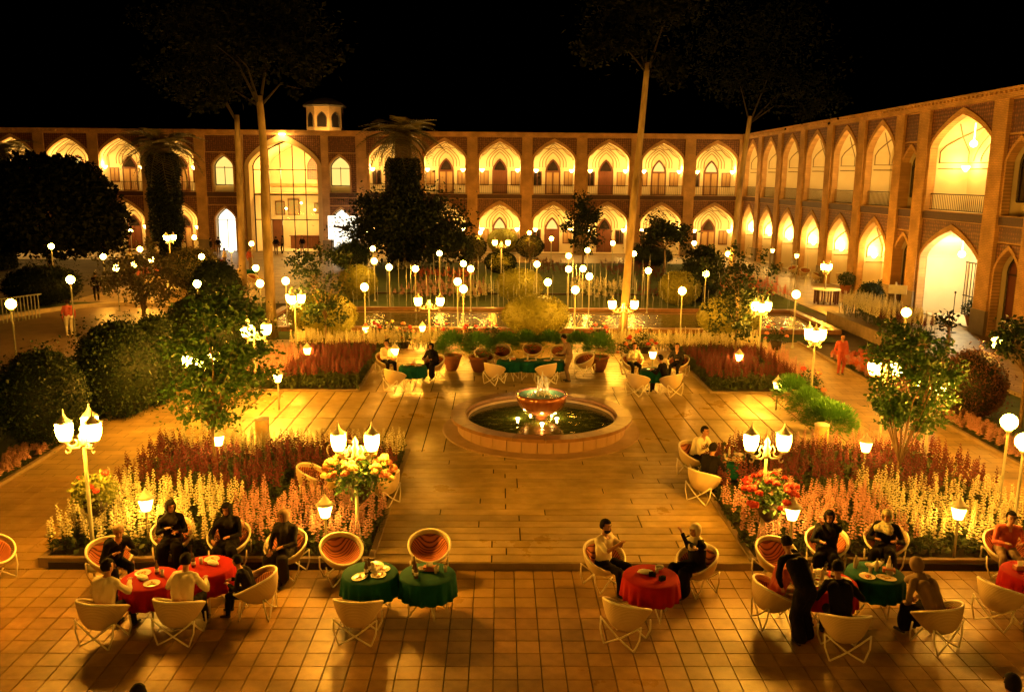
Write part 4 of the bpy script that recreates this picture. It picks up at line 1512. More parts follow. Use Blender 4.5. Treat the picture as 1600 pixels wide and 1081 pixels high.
for px, py, w_, h_, by, lb, lm, sd, n in (
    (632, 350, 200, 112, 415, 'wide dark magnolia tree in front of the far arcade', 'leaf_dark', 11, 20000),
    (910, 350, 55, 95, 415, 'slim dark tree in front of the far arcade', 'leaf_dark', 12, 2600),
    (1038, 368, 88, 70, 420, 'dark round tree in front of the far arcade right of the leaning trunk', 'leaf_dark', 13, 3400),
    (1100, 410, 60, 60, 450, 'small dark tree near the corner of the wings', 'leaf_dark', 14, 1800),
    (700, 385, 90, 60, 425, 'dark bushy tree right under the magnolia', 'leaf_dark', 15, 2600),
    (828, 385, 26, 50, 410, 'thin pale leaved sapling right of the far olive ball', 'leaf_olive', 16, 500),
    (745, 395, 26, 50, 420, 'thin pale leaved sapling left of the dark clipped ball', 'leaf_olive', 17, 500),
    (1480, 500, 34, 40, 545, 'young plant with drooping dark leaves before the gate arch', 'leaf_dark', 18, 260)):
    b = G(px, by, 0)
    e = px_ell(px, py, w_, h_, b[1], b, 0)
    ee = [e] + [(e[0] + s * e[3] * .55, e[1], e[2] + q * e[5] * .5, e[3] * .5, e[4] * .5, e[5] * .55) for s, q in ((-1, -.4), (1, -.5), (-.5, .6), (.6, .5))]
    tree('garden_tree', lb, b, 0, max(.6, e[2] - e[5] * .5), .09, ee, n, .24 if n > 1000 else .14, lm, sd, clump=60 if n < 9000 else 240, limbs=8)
# loose reddish multi-stem shrub on the left
b = G(225, 497, 0)
e1 = [px_ell(*q, b[1], b, 0) for q in ((215, 430, 130, 90), (260, 440, 80, 80), (180, 420, 70, 60), (235, 395, 80, 50))]
tree('loose_shrub', 'loose reddish brown shrub with several bare stems by the round drive', b, 0, 1.4, .08, e1, 3600, .15, 'leaf_olive', 20, multi=6, cat='shrub', clump=90, limbs=18, shell=.4)
# huge black tree at left
b = G(82, 437, 0)
e1 = [px_ell(*q, b[1], b, 0) for q in ((85, 325, 190, 160), (20, 340, 90, 120), (140, 345, 120, 100), (110, 290, 100, 90), (60, 275, 110, 70), (170, 370, 60, 60))]
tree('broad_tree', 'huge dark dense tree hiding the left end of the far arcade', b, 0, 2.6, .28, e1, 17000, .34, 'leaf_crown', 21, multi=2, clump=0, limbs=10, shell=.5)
KIDS.clear()
# small tree at right edge
b = G(1592, 668, 0)
tree('garden_tree', 'small dark tree at the right edge of the picture with a lit underside', b, 0, 1.6, .06, [px_ell(*q, b[1], b, 0) for q in ((1595, 525, 80, 60), (1565, 535, 50, 50), (1620, 540, 60, 70))], 2200, .11, 'leaf_shrub', 22, clump=50)
# tall plane trees
def plane_tree(label, pxs, base_py, tops, crowns, r0, seed, n):
    bx_, by_ = G(pxs, base_py, 0)
    t = thing('plane_tree', label, 'tree', (bx_, by_, 0), 0, 'tall plane trees')
    mb = MB()
    pts = [(0, 0, 0)]
    for q in tops:
        x, z = GY(q[0], q[1], by_)
        pts.append((x - bx_, 0, z))
    fine = []
    for p, q in zip(pts[:-1], pts[1:]):
        for i in range(5):
            fine.append(Vector(p).lerp(Vector(q), i / 5))
    fine.append(Vector(pts[-1]))
    m_ = len(fine)
    mb.tube(fine, [r0 * (1.25 if i == 0 else 1.0) * (1 - .45 * i / m_) for i in range(m_)], 12)
    link('trunk', mb.mesh('trunk', M['planebark'], True), t)
    ce = [px_ell(*q, by_, (bx_, by_), 0) for q in crowns]
    lb2 = MB()
    top = fine[-1]
    r = random.Random(seed)
    for e in ce:
        for k in range(1):
            en = Vector((e[0] + r.uniform(-.5, .5) * e[3], e[1] + r.uniform(-.5, .5) * e[4], e[2] + r.uniform(-.4, .5) * e[5]))
            lb2.tube([top - Vector((0, 0, .4)), top.lerp(en, .5) + Vector((0, 0, .3)), en], [r0 * .3, r0 * .15, r0 * .05], 6)
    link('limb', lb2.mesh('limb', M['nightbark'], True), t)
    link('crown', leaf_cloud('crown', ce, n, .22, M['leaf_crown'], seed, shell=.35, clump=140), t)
plane_tree('forked plane tree trunk in front of the glazed entrance, reaching above the roof', 426, 528, ((415, 330), (412, 230), (405, 150)), ((430, 90, 200, 90), (330, 60, 160, 90), (480, 130, 90, 60), (400, 20, 240, 80), (330, 160, 120, 50)), .21, 31, 6500)
plane_tree('straight plane tree trunk just left of the glazed entrance', 380, 452, ((374, 280), (370, 180)), ((350, 110, 140, 80), (280, 120, 120, 80), (300, 40, 160, 100)), .22, 32, 4200)
plane_tree('leaning pale plane tree trunk in the middle right, tallest of the four', 972, 527, ((985, 370), (1000, 220), (1012, 98)), ((970, 60, 140, 70), (1050, 110, 90, 60), (1010, 10, 220, 60), (930, 80, 80, 50)), .175, 33, 4600)
plane_tree('mottled plane tree trunk at the corner where the two wings meet', 1140, 452, ((1155, 300), (1172, 182)), ((1140, 120, 150, 80), (1230, 130, 160, 90), (1180, 50, 240, 100), (1270, 160, 110, 50)), .20, 34, 6000)
lf = MB().tube([(0, 0, 0), (0.05, 0, 1.2), (-.12, 0, 2.6)], [.1, .09, .07], 8)

# palms
def frond_mesh(L_, seed):
    r = random.Random(seed)
    V, Fs = [], []
    n = 22
    for i in range(n):
        q = i / (n - 1)
        c = Vector((L_ * (q - .12 * q * q), 0, L_ * (.45 * q - 1.05 * q * q)))
        l = L_ * .30 * math.sin(PI * min(1, .15 + .8 * q)) + .05
        for s_ in (-1, 1):
            o = len(V)
            V += [c, c + Vector((.03 * L_, 0, 0)), c + Vector((l * .45, s_ * l, -l * r.uniform(.25, .5)))]
            Fs.append((o, o + 1, o + 2))
    mb = MB().add(V, Fs)
    mb.tube([(L_ * (q - .12 * q * q), 0, L_ * (.45 * q - 1.05 * q * q)) for q in (0, .25, .5, .75, 1)], [.035, .03, .02, .015, .006], 4)
    return mb.mesh('frond', M['frond'])
def palm(label, px, by, crown_py, trunk_w, spread, seed, ivy_top):
    x, y = G(px, by, 0)
    zt = GY(px, crown_py, y)[1]
    zc = y * .982
    tw = trunk_w / F * zc / 2
    t = thing('palm_tree', label, 'palm', (x, y, 0), 0, 'ivy covered palms')
    link('trunk', MB().tube([(0, 0, 0), (0, 0, zt)], [tw * .6, tw * .5], 10).mesh('trunk', M['bark'], True), t)
    zi = GY(px, ivy_top, y)[1]
    rg = np.random.default_rng(seed)
    link('ivy_core', MB().tube([(0, 0, 0), (0, 0, zi)], [tw * .86] * 2, 12).mesh('ivy_core', M['leaf_crown']), t)
    n = 9000
    a = rg.uniform(0, 2 * PI, n); z = rg.uniform(0, zi, n)
    rr = tw * (.90 + .2 * rg.uniform(0, 1, n) + .06 * np.sin(z * 3))
    P = np.stack([rr * np.cos(a), rr * np.sin(a), z], 1)
    link('ivy', scatter('ivy', LEAF_V, LEAF_F, P, rots(n, rg), .22 * rg.uniform(.6, 1.2, n), M['leaf_dark']), t)
    L_ = spread / F * zc / 2 * 1.15
    fm = [frond_mesh(L_, seed + k) for k in range(3)]
    r = random.Random(seed)
    for k in range(46):
        f = link('frond', fm[k % 3], t, (0, 0, zt - .1 + r.uniform(-.2, .2)))
        f.rotation_euler = (r.uniform(-.3, .3), -1.05 + 1.7 * (k / 46), k * 2.399)
        f.scale = [r.uniform(.7, 1.05)] * 3
palm('palm with ivy covered trunk left of the entrance, fronds lit from behind', 264, 402, 232, 46, 115, 41, 240)
palm('taller palm with ivy covered trunk rising from the dark magnolia', 632, 410, 215, 48, 120, 42, 248)
palm('palm fronds at the left edge of the picture against the arcade', 8, 420, 245, 30, 120, 43, 240)

# ---------------------------------------------------------------- flowers
def spike_template(seed, h=1.0, nb=20, blob=.060, bw=.55):
    """one flower spike: stem, narrow leaves, blossoms round the upper part"""
    r = random.Random(seed)
    V, Fs, mi = [], [], []
    def tri(a, b_, c, m_):
        o = len(V); V.extend([a, b_, c]); Fs.append((o, o + 1, o + 2)); mi.append(m_)
    for k in range(2):
        a = k * PI / 2
        tri((-.008 * math.cos(a), -.008 * math.sin(a), 0), (.008 * math.cos(a), .008 * math.sin(a), 0), (0, 0, h * .95), 0)
    for k in range(11):
        a = k * 2.399; z = h * (.05 + .045 * k)
        l = .11 * r.uniform(.7, 1.2)
        d = Vector((math.cos(a), math.sin(a), 0)); s_ = Vector((-math.sin(a), math.cos(a), 0)) * .018
        p = Vector((0, 0, z))
        tri(p - s_, p + s_, p + d * l + Vector((0, 0, l * .5)), 0)
    for k in range(nb):
        q = k / (nb - 1)
        z = h * (1 - bw + bw * q)
        a = k * 2.399 + r.uniform(-.3, .3)
        rad = .030 * (1 - .75 * q) + .005
        s_ = blob * (1 - .6 * q) * r.uniform(.8, 1.15)
        c = Vector((rad * math.cos(a), rad * math.sin(a), z))
        o = len(V)
        V.extend([c + Vector((s_, 0, 0)) * .6, c + Vector((-s_ * .35, s_ * .55, 0)), c + Vector((-s_ * .35, -s_ * .55, 0)), c + Vector((0, 0, s_ * .7)), c - Vector((0, 0, s_ * .5))])
        for f in ((0, 1, 3), (1, 2, 3), (2, 0, 3), (1, 0, 4), (2, 1, 4), (0, 2, 4)):
            Fs.append((o + f[0], o + f[1], o + f[2])); mi.append(1)
    return V, Fs, np.array(mi)
SPK = [spike_template(k, nb=(20, 20, 20, 15)[k], bw=(.55, .55, .55, .42)[k]) for k in range(4)]
def flowers(label, pts, hmin, hmax, fm, seed, name='snapdragons', zg=ZT + .06, thick=1.0):
    rg = np.random.default_rng(seed)
    pts = [q for q in pts if mnoise.noise(Vector((q[0] * 1.6, q[1] * 1.6, seed))) > -.33]
    P = np.array([(x, y, zg) for x, y in pts])
    n = len(P)
    hs = hmin + (hmax - hmin) * (rg.uniform(0, 1, n) * .6 + .5 * (.5 + np.array([mnoise.noise(Vector((q[0] * .9, q[1] * .9, seed + 9))) for q in pts])))
    Sc = np.stack([thick * rg.uniform(.85, 1.25, n)] * 2 + [hs], 1)
    k = 3 if fm == 'fl_red' else seed % 3
    me = scatter(name, SPK[k][0], SPK[k][1], P, rots(n, rg, .13), Sc, [M['stem'], M[fm]], SPK[k][2])
    return stuff(name, me, label, 'flowers')
def region(x0, x1, y0, y1, dens, seed, keep=None):
    rg = np.random.default_rng(seed)
    n = int((x1 - x0) * (y1 - y0) * dens)
    # jittered grid so the plants stand evenly but not in rows
    nx = max(1, int(math.sqrt(n * (x1 - x0) / (y1 - y0)))); ny = max(1, n // nx)
    gx, gy = np.meshgrid(np.arange(nx), np.arange(ny))
    X = x0 + (gx.ravel() + rg.uniform(0, 1, nx * ny)) / nx * (x1 - x0)
    Y = y0 + (gy.ravel() + rg.uniform(0, 1, nx * ny)) / ny * (y1 - y0)
    pts = np.stack([X, Y], 1)
    if keep is not None:
        pts = pts[[bool(keep(x, y)) for x, y in pts]]
    return pts
# front left bed: cream at front left, peach at front right, dark red behind, pale at the back
x0, x1, y0, y1 = BEDS['nl']
wob = lambda x, k: .25 * math.sin(x * 1.7 + k) + .15 * math.sin(x * 4.1 + k)
DN = 34
flowers('cream snapdragons around the lantern in the left front bed', region(x0, -4.75, y0, y1, DN, 1, lambda x, y: y < 15.9 + wob(x, 0)), .45, .78, 'fl_white', 1)
flowers('peach snapdragons at the front right of the left front bed', region(-4.75, x1, y0, y1, DN, 2, lambda x, y: y < 15.7 + wob(x, 1)), .42, .74, 'fl_pink', 2)
flowers('dark red snapdragons in the middle of the left front bed', region(x0, x1, y0, y1, DN, 3, lambda x, y: 15.8 + wob(x, 0) < y < 18.2 + wob(x, 2)), .50, .82, 'fl_red', 3)
flowers('pale snapdragons at the back of the left front bed', region(x0, x1, y0, y1 - .1, DN * .7, 4, lambda x, y: y > 18.2 + wob(x, 2)), .45, .70, 'fl_white', 4)
x0, x1, y0, y1 = BEDS['nr']
flowers('peach snapdragons at the front left of the right front bed', region(x0, 7.1, y0, y1, DN, 5, lambda x, y: y < 15.9 + wob(x, 3)), .42, .74, 'fl_pink', 5)
flowers('pale yellow snapdragons at the front right of the right front bed', region(7.1, x1, y0, y1, DN, 6, lambda x, y: y < 16.2 + wob(x, 3)), .45, .78, 'fl_white', 7)
flowers('dark red snapdragons in the middle of the right front bed', region(x0, x1, y0, y1, DN, 7, lambda x, y: 15.95 + wob(x, 3) < y < 18.4 + wob(x, 4)), .50, .82, 'fl_red', 6)
flowers('peach snapdragons at the back of the right front bed', region(5.4, x1, y0, y1 - .1, DN * .7, 8, lambda x, y: y > 18.4 + wob(x, 4)), .45, .70, 'fl_pink', 8)
x0, x1, y0, y1 = -7.5, -4.2, 25.1, 32.1
flowers('dark red snapdragons filling the far left bed', region(x0 + 1.0, x1, y0 + .1, 29.2, 42, 9), .55, .85, 'fl_red', 9)
flowers('pale flowers at the left corner of the far left bed', region(x0 - .0, x0 + 1.0, y0 + .1, 29.2, 36, 10), .5, .8, 'fl_pink', 11)
flowers('yellow snapdragon row at the back of the far left bed', region(x0, -1.7, 30.6, 32.0, 42, 11, lambda x, y: x < -4.2 or y > 31.0), .5, .8, 'fl_white', 10)
x0, x1 = 6.36, 9.7
flowers('dark red snapdragons filling the far right bed', region(x0, x1 - .7, y0 + .1, 29.2, 42, 12), .55, .85, 'fl_red', 12)
flowers('pale flowers at the right corner of the far right bed', region(x1 - .7, x1, y0 + .1, 29.2, 30, 13), .5, .8, 'fl_pink', 14)
flowers('yellow snapdragon row at the back of the far right bed', region(4.0, x1, 30.4, 32.0, 42, 14, lambda x, y: x > 6.36 or y > 31.0), .5, .8, 'fl_white', 13)
flowers('peach and pink flower border along the left path', region(-11.2, -10.5, 9.2, 33.5, 40, 15), .18, .34, 'fl_pink', 17, 'border_flowers', 0.0, 1.6)
flowers('orange flower border along the right path', region(12.1, 12.85, 9.2, 31, 40, 16), .18, .36, 'fl_pink', 16, 'border_flowers', 0.0, 1.6)
flowers('red flowers where the right border widens', region(12.1, 14.2, 26.5, 31, 26, 17), .25, .45, 'fl_orange', 18, 'border_flowers', 0.0, 1.7)
gx0, gy0 = G(1270, 487, 0); gx1, gy1 = G(1395, 520, 0)
def along(p, q, w, dens, seed):
    rg = np.random.default_rng(seed)
    d = Vector((q[0] - p[0], q[1] - p[1])); L_ = d.length; d /= L_
    n = int(L_ * w * dens)
    u, v = rg.uniform(0, L_, n), rg.uniform(0, w, n)
    return np.stack([p[0] + d.x * u - d.y * v, p[1] + d.y * u + d.x * v], 1)
PL0, PL1 = G(1296, 503, 0), G(1384, 541, 0)
dd = (Vector(PL1) - Vector(PL0)).normalized(); nn = Vector((-dd.y, dd.x))
q0 = Vector(PL0) + nn * .35; q1 = Vector(PL1) + nn * .35
flowers('cream spikes in the raised planter before the gate arch', along(q0 - dd * .5, q1, 1.6, 26, 19), .8, 1.1, 'fl_white', 19, 'planter_flowers', 0.45)
flowers('dark red spikes at the near end of the raised planter', along(q0 + dd * 3.0, q1 + dd * .4, 1.4, 20, 20), .6, .9, 'fl_red', 21, 'planter_flowers', 0.45)
mb = MB()
m0 = (Vector(PL0) + Vector(PL1)) / 2; ang = math.atan2(dd.y, dd.x); LN = (Vector(PL1) - Vector(PL0)).length
mb.box(0, 0, .24, LN, .3, .52, 0)
mb.box(0, 1.0, .22, LN - .3, 1.7, .44, 0)
pw = thing('planter_wall', 'low slanted pale green wall of the raised planter right of the pool', 'planter', (m0.x, m0.y, 0), ang)
link('wall', mb.mesh('wall', M['kerb']), pw)
for key, lb in (('nl', 'low green leaves between the flowers of the left front bed'), ('nr', 'low green leaves between the flowers of the right front bed'), ('fl', 'low green leaves between the flowers of the far left bed'), ('fr', 'low green leaves between the flowers of the far right bed')):
    x0, x1, y0, y1 = BEDS[key]
    if key == 'fl': x0 = -7.5
    if key == 'fr': x1 = 9.7
    rg = np.random.default_rng(len(lb))
    n = 5200
    P = np.stack([rg.uniform(x0 + .05, x1 - .05, n), rg.uniform(y0 + .02, y1 - .05, n), ZT + .06 + rg.uniform(0, .32, n) * rg.uniform(.4, 1, n)], 1)
    stuff('bed_foliage', scatter('bed_foliage', LEAF_V, LEAF_F, P, rots(n, rg), .13 * rg.uniform(.5, 1.2, n), M['stem']), lb, 'foliage')
# far garden flower masses
for k, (ax, ay, bx_, by_, fm, lb, h_) in enumerate((
    (600, 470, 760, 445, 'fl_pink', 'pinkish flower mass left behind the jets', .5), (900, 470, 1000, 440, 'fl_white', 'bright yellowish flower mass right behind the jets', .55),
    (960, 440, 1060, 415, 'fl_orange', 'orange flower mass right of the leaning trunk', .5), (640, 440, 740, 425, 'fl_orange', 'orange flower mass under the magnolia', .45),
    (830, 430, 900, 412, 'fl_orange', 'red flower mass before the far arcade', .45), (1100, 470, 1180, 440, 'fl_orange', 'red orange flowers near the corner of the pool', .55),
    (590, 425, 660, 412, 'fl_white', 'pale flowers near the entrance walk', .4), (1000, 470, 1060, 455, 'fl_orange', 'dull red flowers before the right olive ball', .6),
    (700, 470, 780, 452, 'fl_white', 'cream flowers left of the olive dome', .5), (170, 440, 240, 425, 'fl_orange', 'red flowers beyond the round drive', .4),
    (1180, 470, 1250, 440, 'fl_orange', 'rusty flower clump left of the round table', .8))):
    xa, ya = G(ax, ay); xb, yb = G(bx_, by_)
    xa2, _ = G(bx_, ay)
    cxa, cya, hxa, hya = (xa + xa2) / 2, (ya + yb) / 2, abs(xa - xa2) / 2, (yb - ya) / 2
    flowers(lb, region(min(xa, xa2), max(xa, xa2), ya, yb, 6, 60 + k, lambda x, y: ((x - cxa) / hxa) ** 2 + ((y - cya) / hya) ** 2 + .35 * math.sin(x * 2.1 + k) + .3 * math.sin(y * 1.3 + 2 * k) < .95), h_ * .4, h_ * 1.3, ('fl_red' if k in (2, 4, 7) else fm), 30 + k, 'flower_mass', 0.0, 1.6)

def rose_mesh(m_):
    mb = MB()
    for k in range(9):
        a = k * 2.399; t = k / 8
        r_ = .05 * (.4 + .6 * t)
        c = Vector((r_ * math.cos(a) * .8, r_ * math.sin(a) * .8, .03 * (1 - t)))
        mb.ball(c, .034, 6, 4, (1, 1, .8))
    return mb.mesh('rose', M[m_], True)
RM = {k: rose_mesh(k) for k in ('rose_red', 'rose_pink', 'rose_yellow')}
def standard(label, x, y, zb, rx, rz, kinds, nr, leafn, seed, cat='flower basket', leafm='leaf', post=True, name='flower_basket', tag_=True):
    t = thing(name, label, cat, (x, y, zb))
    r = random.Random(seed)
    link('foliage', leaf_cloud('foliage', [(0, 0, 0, rx, rx, rz)], leafn, .085, M[leafm], seed, shell=.3).copy(), t) if False else None
    rg = np.random.default_rng(seed)
    d = rg.normal(size=(leafn, 3)); d /= np.linalg.norm(d, axis=1)[:, None]
    P = d * np.array([rx, rx, rz]) * rg.uniform(.35, 1, leafn)[:, None]
    link('foliage', scatter('foliage', LEAF_V, LEAF_F, P, rots(leafn, rg), .085 * rg.uniform(.7, 1.3, leafn), M[leafm]), t)
    mb = MB().lathe([(.05, -rz - .16), (.16, -rz - .05), (.24, -rz * .4)], 12)
    link('basket', mb.mesh('basket', M['iron'], True), t)
    for k in range(nr):
        a = r.uniform(0, 2 * PI); e = r.uniform(-.35, 1.2)
        c = (rx * math.cos(a) * math.cos(e), rx * math.sin(a) * math.cos(e), rz * math.sin(e))
        o = link('rose', RM[r.choice(kinds)], t, c, r.uniform(0, 6), r.uniform(.8, 1.5))
    return t
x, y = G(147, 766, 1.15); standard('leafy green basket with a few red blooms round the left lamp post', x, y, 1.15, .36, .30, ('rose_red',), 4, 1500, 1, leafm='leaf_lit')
x, y = G(560, 742, 1.40); standard('big basket of cream, yellow and pink roses round the middle left lamp post', x, y + .1, 1.40, .58, .38, ('rose_yellow', 'rose_yellow', 'rose_pink'), 70, 900, 2)
x, y = G(1205, 775, 1.15); standard('basket of bright red roses round the middle right lamp post', x, y + .1, 1.15, .46, .33, ('rose_red',), 30, 700, 3)
for k, (px, py, lb) in enumerate(((583, 520, 'red rose bush by the pool behind the left back table'), (603, 515, 'tall rose bush with a white bloom by the pool'), (630, 522, 'small pink rose bush by the pool'),
    (690, 520, 'large dark rose bush left of the potted shrubs'), (768, 520, 'red rose bush at the left foot of the largest hedge ball'), (735, 525, 'low red rose bush behind the potted shrubs'),
    (938, 522, 'small rose bush right of the largest hedge ball'), (985, 545, 'large rose bush beside the right potted shrub'), (1008, 530, 'rose bush below the leaning plane trunk'), (1213, 520, 'tall rose bush by the right end of the pool'),
    (1262, 600, 'leafy rose bush in the right path bed'))):
    x, y = G(px, py + 12, .35)
    standard(lb, x, y, .55, .45, .50, ('rose_red', 'rose_pink') if k != 1 else ('rose_yellow',), 9, 420, 20 + k, 'rose bush', 'leaf_shrub', name='rose_bush')

# feathery potted shrubs behind the centre table and by the right bed
def feather(label, px, py, wpx, z0, pot, seed, grp):
    rx = wpx / F * 30 / 2 if pot else wpx / F * 22 / 2
    zc_ = z0 + (.62 if pot else .45)
    x, y = G(px, py, zc_ + rx * .4)
    t = thing('potted_shrub' if pot else 'feathery_shrub', label, 'potted plant' if pot else 'shrub', (x, y, z0), 0, grp)
    rg = np.random.default_rng(seed)
    n = 2400
    d = rg.normal(size=(n, 3)); d[:, 2] = np.abs(d[:, 2]) * 1.1 - .25; d /= np.linalg.norm(d, axis=1)[:, None]
    rr = rg.uniform(.3, 1.0, n) ** .6
    P = d * rr[:, None] * np.array([rx, rx, rx * 1.05]) + np.array([0, 0, zc_])
    R = np.zeros((n, 3, 3))
    side = np.cross(d, np.array([0, 0, 1.0])) + rg.normal(size=(n, 3)) * .2
    side /= np.linalg.norm(side, axis=1)[:, None]
    up = np.cross(side, d)
    R[:, :, 0] = d; R[:, :, 1] = side; R[:, :, 2] = up
    Sc = np.stack([rg.uniform(.08, .14, n), rg.uniform(.04, .06, n), rg.uniform(.04, .06, n)], 1)
    link('foliage', scatter('foliage', LEAF_V, LEAF_F, P, R, Sc, M['leaf_feather']), t)
    if pot:
        link('pot', cached(('pot',), lambda: MB().lathe([(.16, 0), (.22, .12), (.29, .36), (.30, .44), (.34, .46), (.34, .52), (.27, .52), (.25, .46), (0, .46)], 18).mesh('pot', M['terra'], True)), t)
    return t
for k, (px, py, lb) in enumerate(((706, 540, 'potted feathery shrub at the left end of the row behind the centre table'), (748, 542, 'second potted feathery shrub from the left, behind the cream chairs'), (790, 538, 'feathery shrub behind the left end of the centre table'),
    (822, 536, 'feathery shrub behind the striped chair at the centre table'), (858, 536, 'feathery shrub just left of the standing waiter'), (903, 538, 'feathery shrub just right of the standing waiter'), (937, 542, 'potted feathery shrub at the right end of the row behind the centre table'))):
    feather(lb, px, py, 46 if k in (0, 1, 6) else 54, ZT, k in (0, 1, 6), 200 + k, 'potted feathery shrubs behind the terrace')
for k, (px, py, lb) in enumerate(((1238, 612, 'first feathery shrub of the green row beside the right path, farthest one'), (1262, 634, 'second feathery shrub of the green row beside the right path'), (1286, 652, 'third feathery shrub of the green row beside the right path'), (1306, 660, 'nearest feathery shrub of the green row beside the right path'))):
    feather(lb, px, py, 60, ZT, False, 220 + k, 'feathery shrubs beside the right path')
for k, (px, py, lb) in enumerate(((1518, 497, 'potted bush right of the bright gate arch'), (1381, 458, 'potted plant between the narrow bay and the last small arch'), (1320, 445, 'potted plant beside the round table near the right wing'))):
    x, y = G(px, py + 14, 0)
    t = thing('potted_bush', lb, 'potted plant', (x, y, 0), 0, 'potted plants along the right wing')
    link('foliage', leaf_cloud('foliage', [(0, 0, .85, .5, .5, .42)], 900, .1, M['leaf_shrub'], 300 + k, shell=.2), t)
    link('pot', cached(('pot',), None), t)

# ================================================================ fountain
fx = GY(845.5, 649, 21.2)[0]; fy = 21.2
ft = thing('round_fountain', 'round stone fountain basin with a dark coping in the middle of the terrace', 'fountain', (fx, fy, ZT))
NW = 36
wm = {}
for k in range(NW):                                    # wall stones of the basin
    def mk():
        a = PI / NW - .004
        pts = [(2.12 * math.cos(t), 2.12 * math.sin(t)) for t in (-a, 0, a)] + [(1.86 * math.cos(t), 1.86 * math.sin(t)) for t in (a, 0, -a)]
        return MB().prism(pts, 0, .335).mesh('stone', M['basin'])
    link('stone', cached(('fst',), mk), ft, (0, 0, 0), 2 * PI * k / NW)
for k in range(18):
    def mk():
        a = PI / 18 - .003
        n = 6
        pts = [(2.29 * math.cos(-a + 2 * a * i / n), 2.29 * math.sin(-a + 2 * a * i / n)) for i in range(n + 1)] + [(1.92 * math.cos(a - 2 * a * i / n), 1.92 * math.sin(a - 2 * a * i / n)) for i in range(n + 1)]
        return MB().prism(pts, .34, .42).mesh('coping_stone', M['coping'])
    link('coping_stone', cached(('fcp',), mk), ft, (0, 0, 0), 2 * PI * k / 18)
link('base_ring', MB().lathe([(2.50, .0), (2.50, .025), (2.46, .03), (1.9, .03)], 72).mesh('base_ring', M['basin']), ft)
link('basin_floor', MB().lathe([(1.85, .335), (1.85, .02), (0, .02)], 64, caps=False).mesh('basin_floor', M['basin'], True), ft)
V = []
link('water', MB().lathe([(1.855, .27), (.01, .27), (0, .27)], 64, caps=False).mesh('water', M['water']), ft)
link('bowl', MB().lathe([(.12, .20), (.16, .34), (.22, .40), (.42, .47), (.56, .62), (.63, .80), (.66, .93), (.62, .945), (.585, .93), (.55, .88)], 40).mesh('bowl', M['copper'], True), ft)
bwl = link('added_bowl_light', MB().ball((0, 0, 0), .035, 8, 6).mesh('added_bowl_light', M['sconce'], True), ft, (0, .30, .93)); add_point(bwl, (0, -.02, .10), 22, (1, .8, .35), .03)  # added light to brighten the bowl water, no fixture known there
link('bowl_water', MB().lathe([(.58, .905), (.3, .905), (.0, .905)], 40, caps=False).mesh('bowl_water', M['bowlwater']), ft)
def jet_mesh(h, r, seed, mname='jet'):
    rr = random.Random(seed)
    mb = MB()
    n = 10
    pts, rad = [], []
    for i in range(n + 1):
        q = i / n
        pts.append((rr.uniform(-1, 1) * .012 * q * 2, rr.uniform(-1, 1) * .012 * q * 2, h * q))
        rad.append(r * (1 + .9 * q ** 3) * rr.uniform(.75, 1.2) if i < n else r * .3)
    mb.tube(pts, rad, 6)
    for i in range(5):
        a = rr.uniform(0, 6); 
        mb.ball((math.cos(a) * r * 2.2, math.sin(a) * r * 2.2, h * rr.uniform(.65, 1.02)), r * rr.uniform(.4, .8), 5, 4)
    return mb.mesh('water_jet', M[mname], True)
for k, (dx, dy, h) in enumerate(((-.10, 0, .50), (-.06, .04, .40), (.02, .04, .60), (.10, -.02, .48), (-.03, -.06, .42), (.17, .05, .34), (.13, .03, .44))):
    link('water_jet', jet_mesh(h, .015, k, 'spray'), ft, (dx, dy, .9))
sp_ = MB()
rr = random.Random(4)
for k in range(60):
    a = rr.uniform(0, 6.3); d_ = rr.uniform(0, .24)
    sp_.ball((d_ * math.cos(a), d_ * math.sin(a), .91 + rr.uniform(0, .10) * (1 - d_ * 3)), rr.uniform(.015, .04), 6, 4)
o = link('foam', sp_.mesh('foam', M['spray'], True), ft); o['kind'] = 'stuff'
# thin sheets of water running from the bowl, and the lamps in the basin
for k in range(0):
    a = k * 2 * PI / 14 + .2
    link('water_jet', cached(('drip',), lambda: MB().tube([(0, 0, 0), (.04, 0, -.2), (.06, 0, -.64)], [.010, .008, .006], 4).mesh('water_jet', M['jet'])), ft, (.655 * math.cos(a), .655 * math.sin(a), .92), a)
M['basin_lamp'] = emit('basin_lamp', (1, .70, .16), 60)
for k, (px, py) in enumerate(((809, 653), (870, 653), (847, 661), (838, 640), (900, 640))):
    x, y = G(px, py, ZT + .28)
    if k > 2: x, y = fx + (-.25, .3)[k - 3], fy + .5
    o = link('basin_lamp', cached(('bl',), lambda: MB().lathe([(.05, -.02), (.055, .0), (.03, .02), (0, .025)], 10).mesh('basin_lamp', M['basin_lamp'], True)), ft, (x - fx, y - fy, .27))
    add_point(o, (0, 0, .06), 7, (1, .62, .14), .03)

# row of jets beyond the pool
jt = thing('jet_fountain', 'long row of thin vertical water jets rising behind the cross pool', 'fountain', (AX, 42.6, 0))
rr = random.Random(12)
jm = [jet_mesh(h, .0065, 20 + k) for k, h in enumerate((1.0, 1.3, 1.6, 1.9, 2.2, 2.6))]
for k in range(150):
    px = rr.uniform(545, 1262)
    by = rr.choice((486, 486, 478, 470, 462))
    x, y = G(px, by, 0)
    link('water_jet', rr.choice(jm), jt, (x - AX, y - 42.6, 0), rr.uniform(0, 6), (1, 1, rr.uniform(.8, 1.1)))
link('pipe', MB().box(0, 0, .03, 19, .10, .10).box(0, 5.5, .03, 19, .1, .1).mesh('pipe', M['iron']), jt)

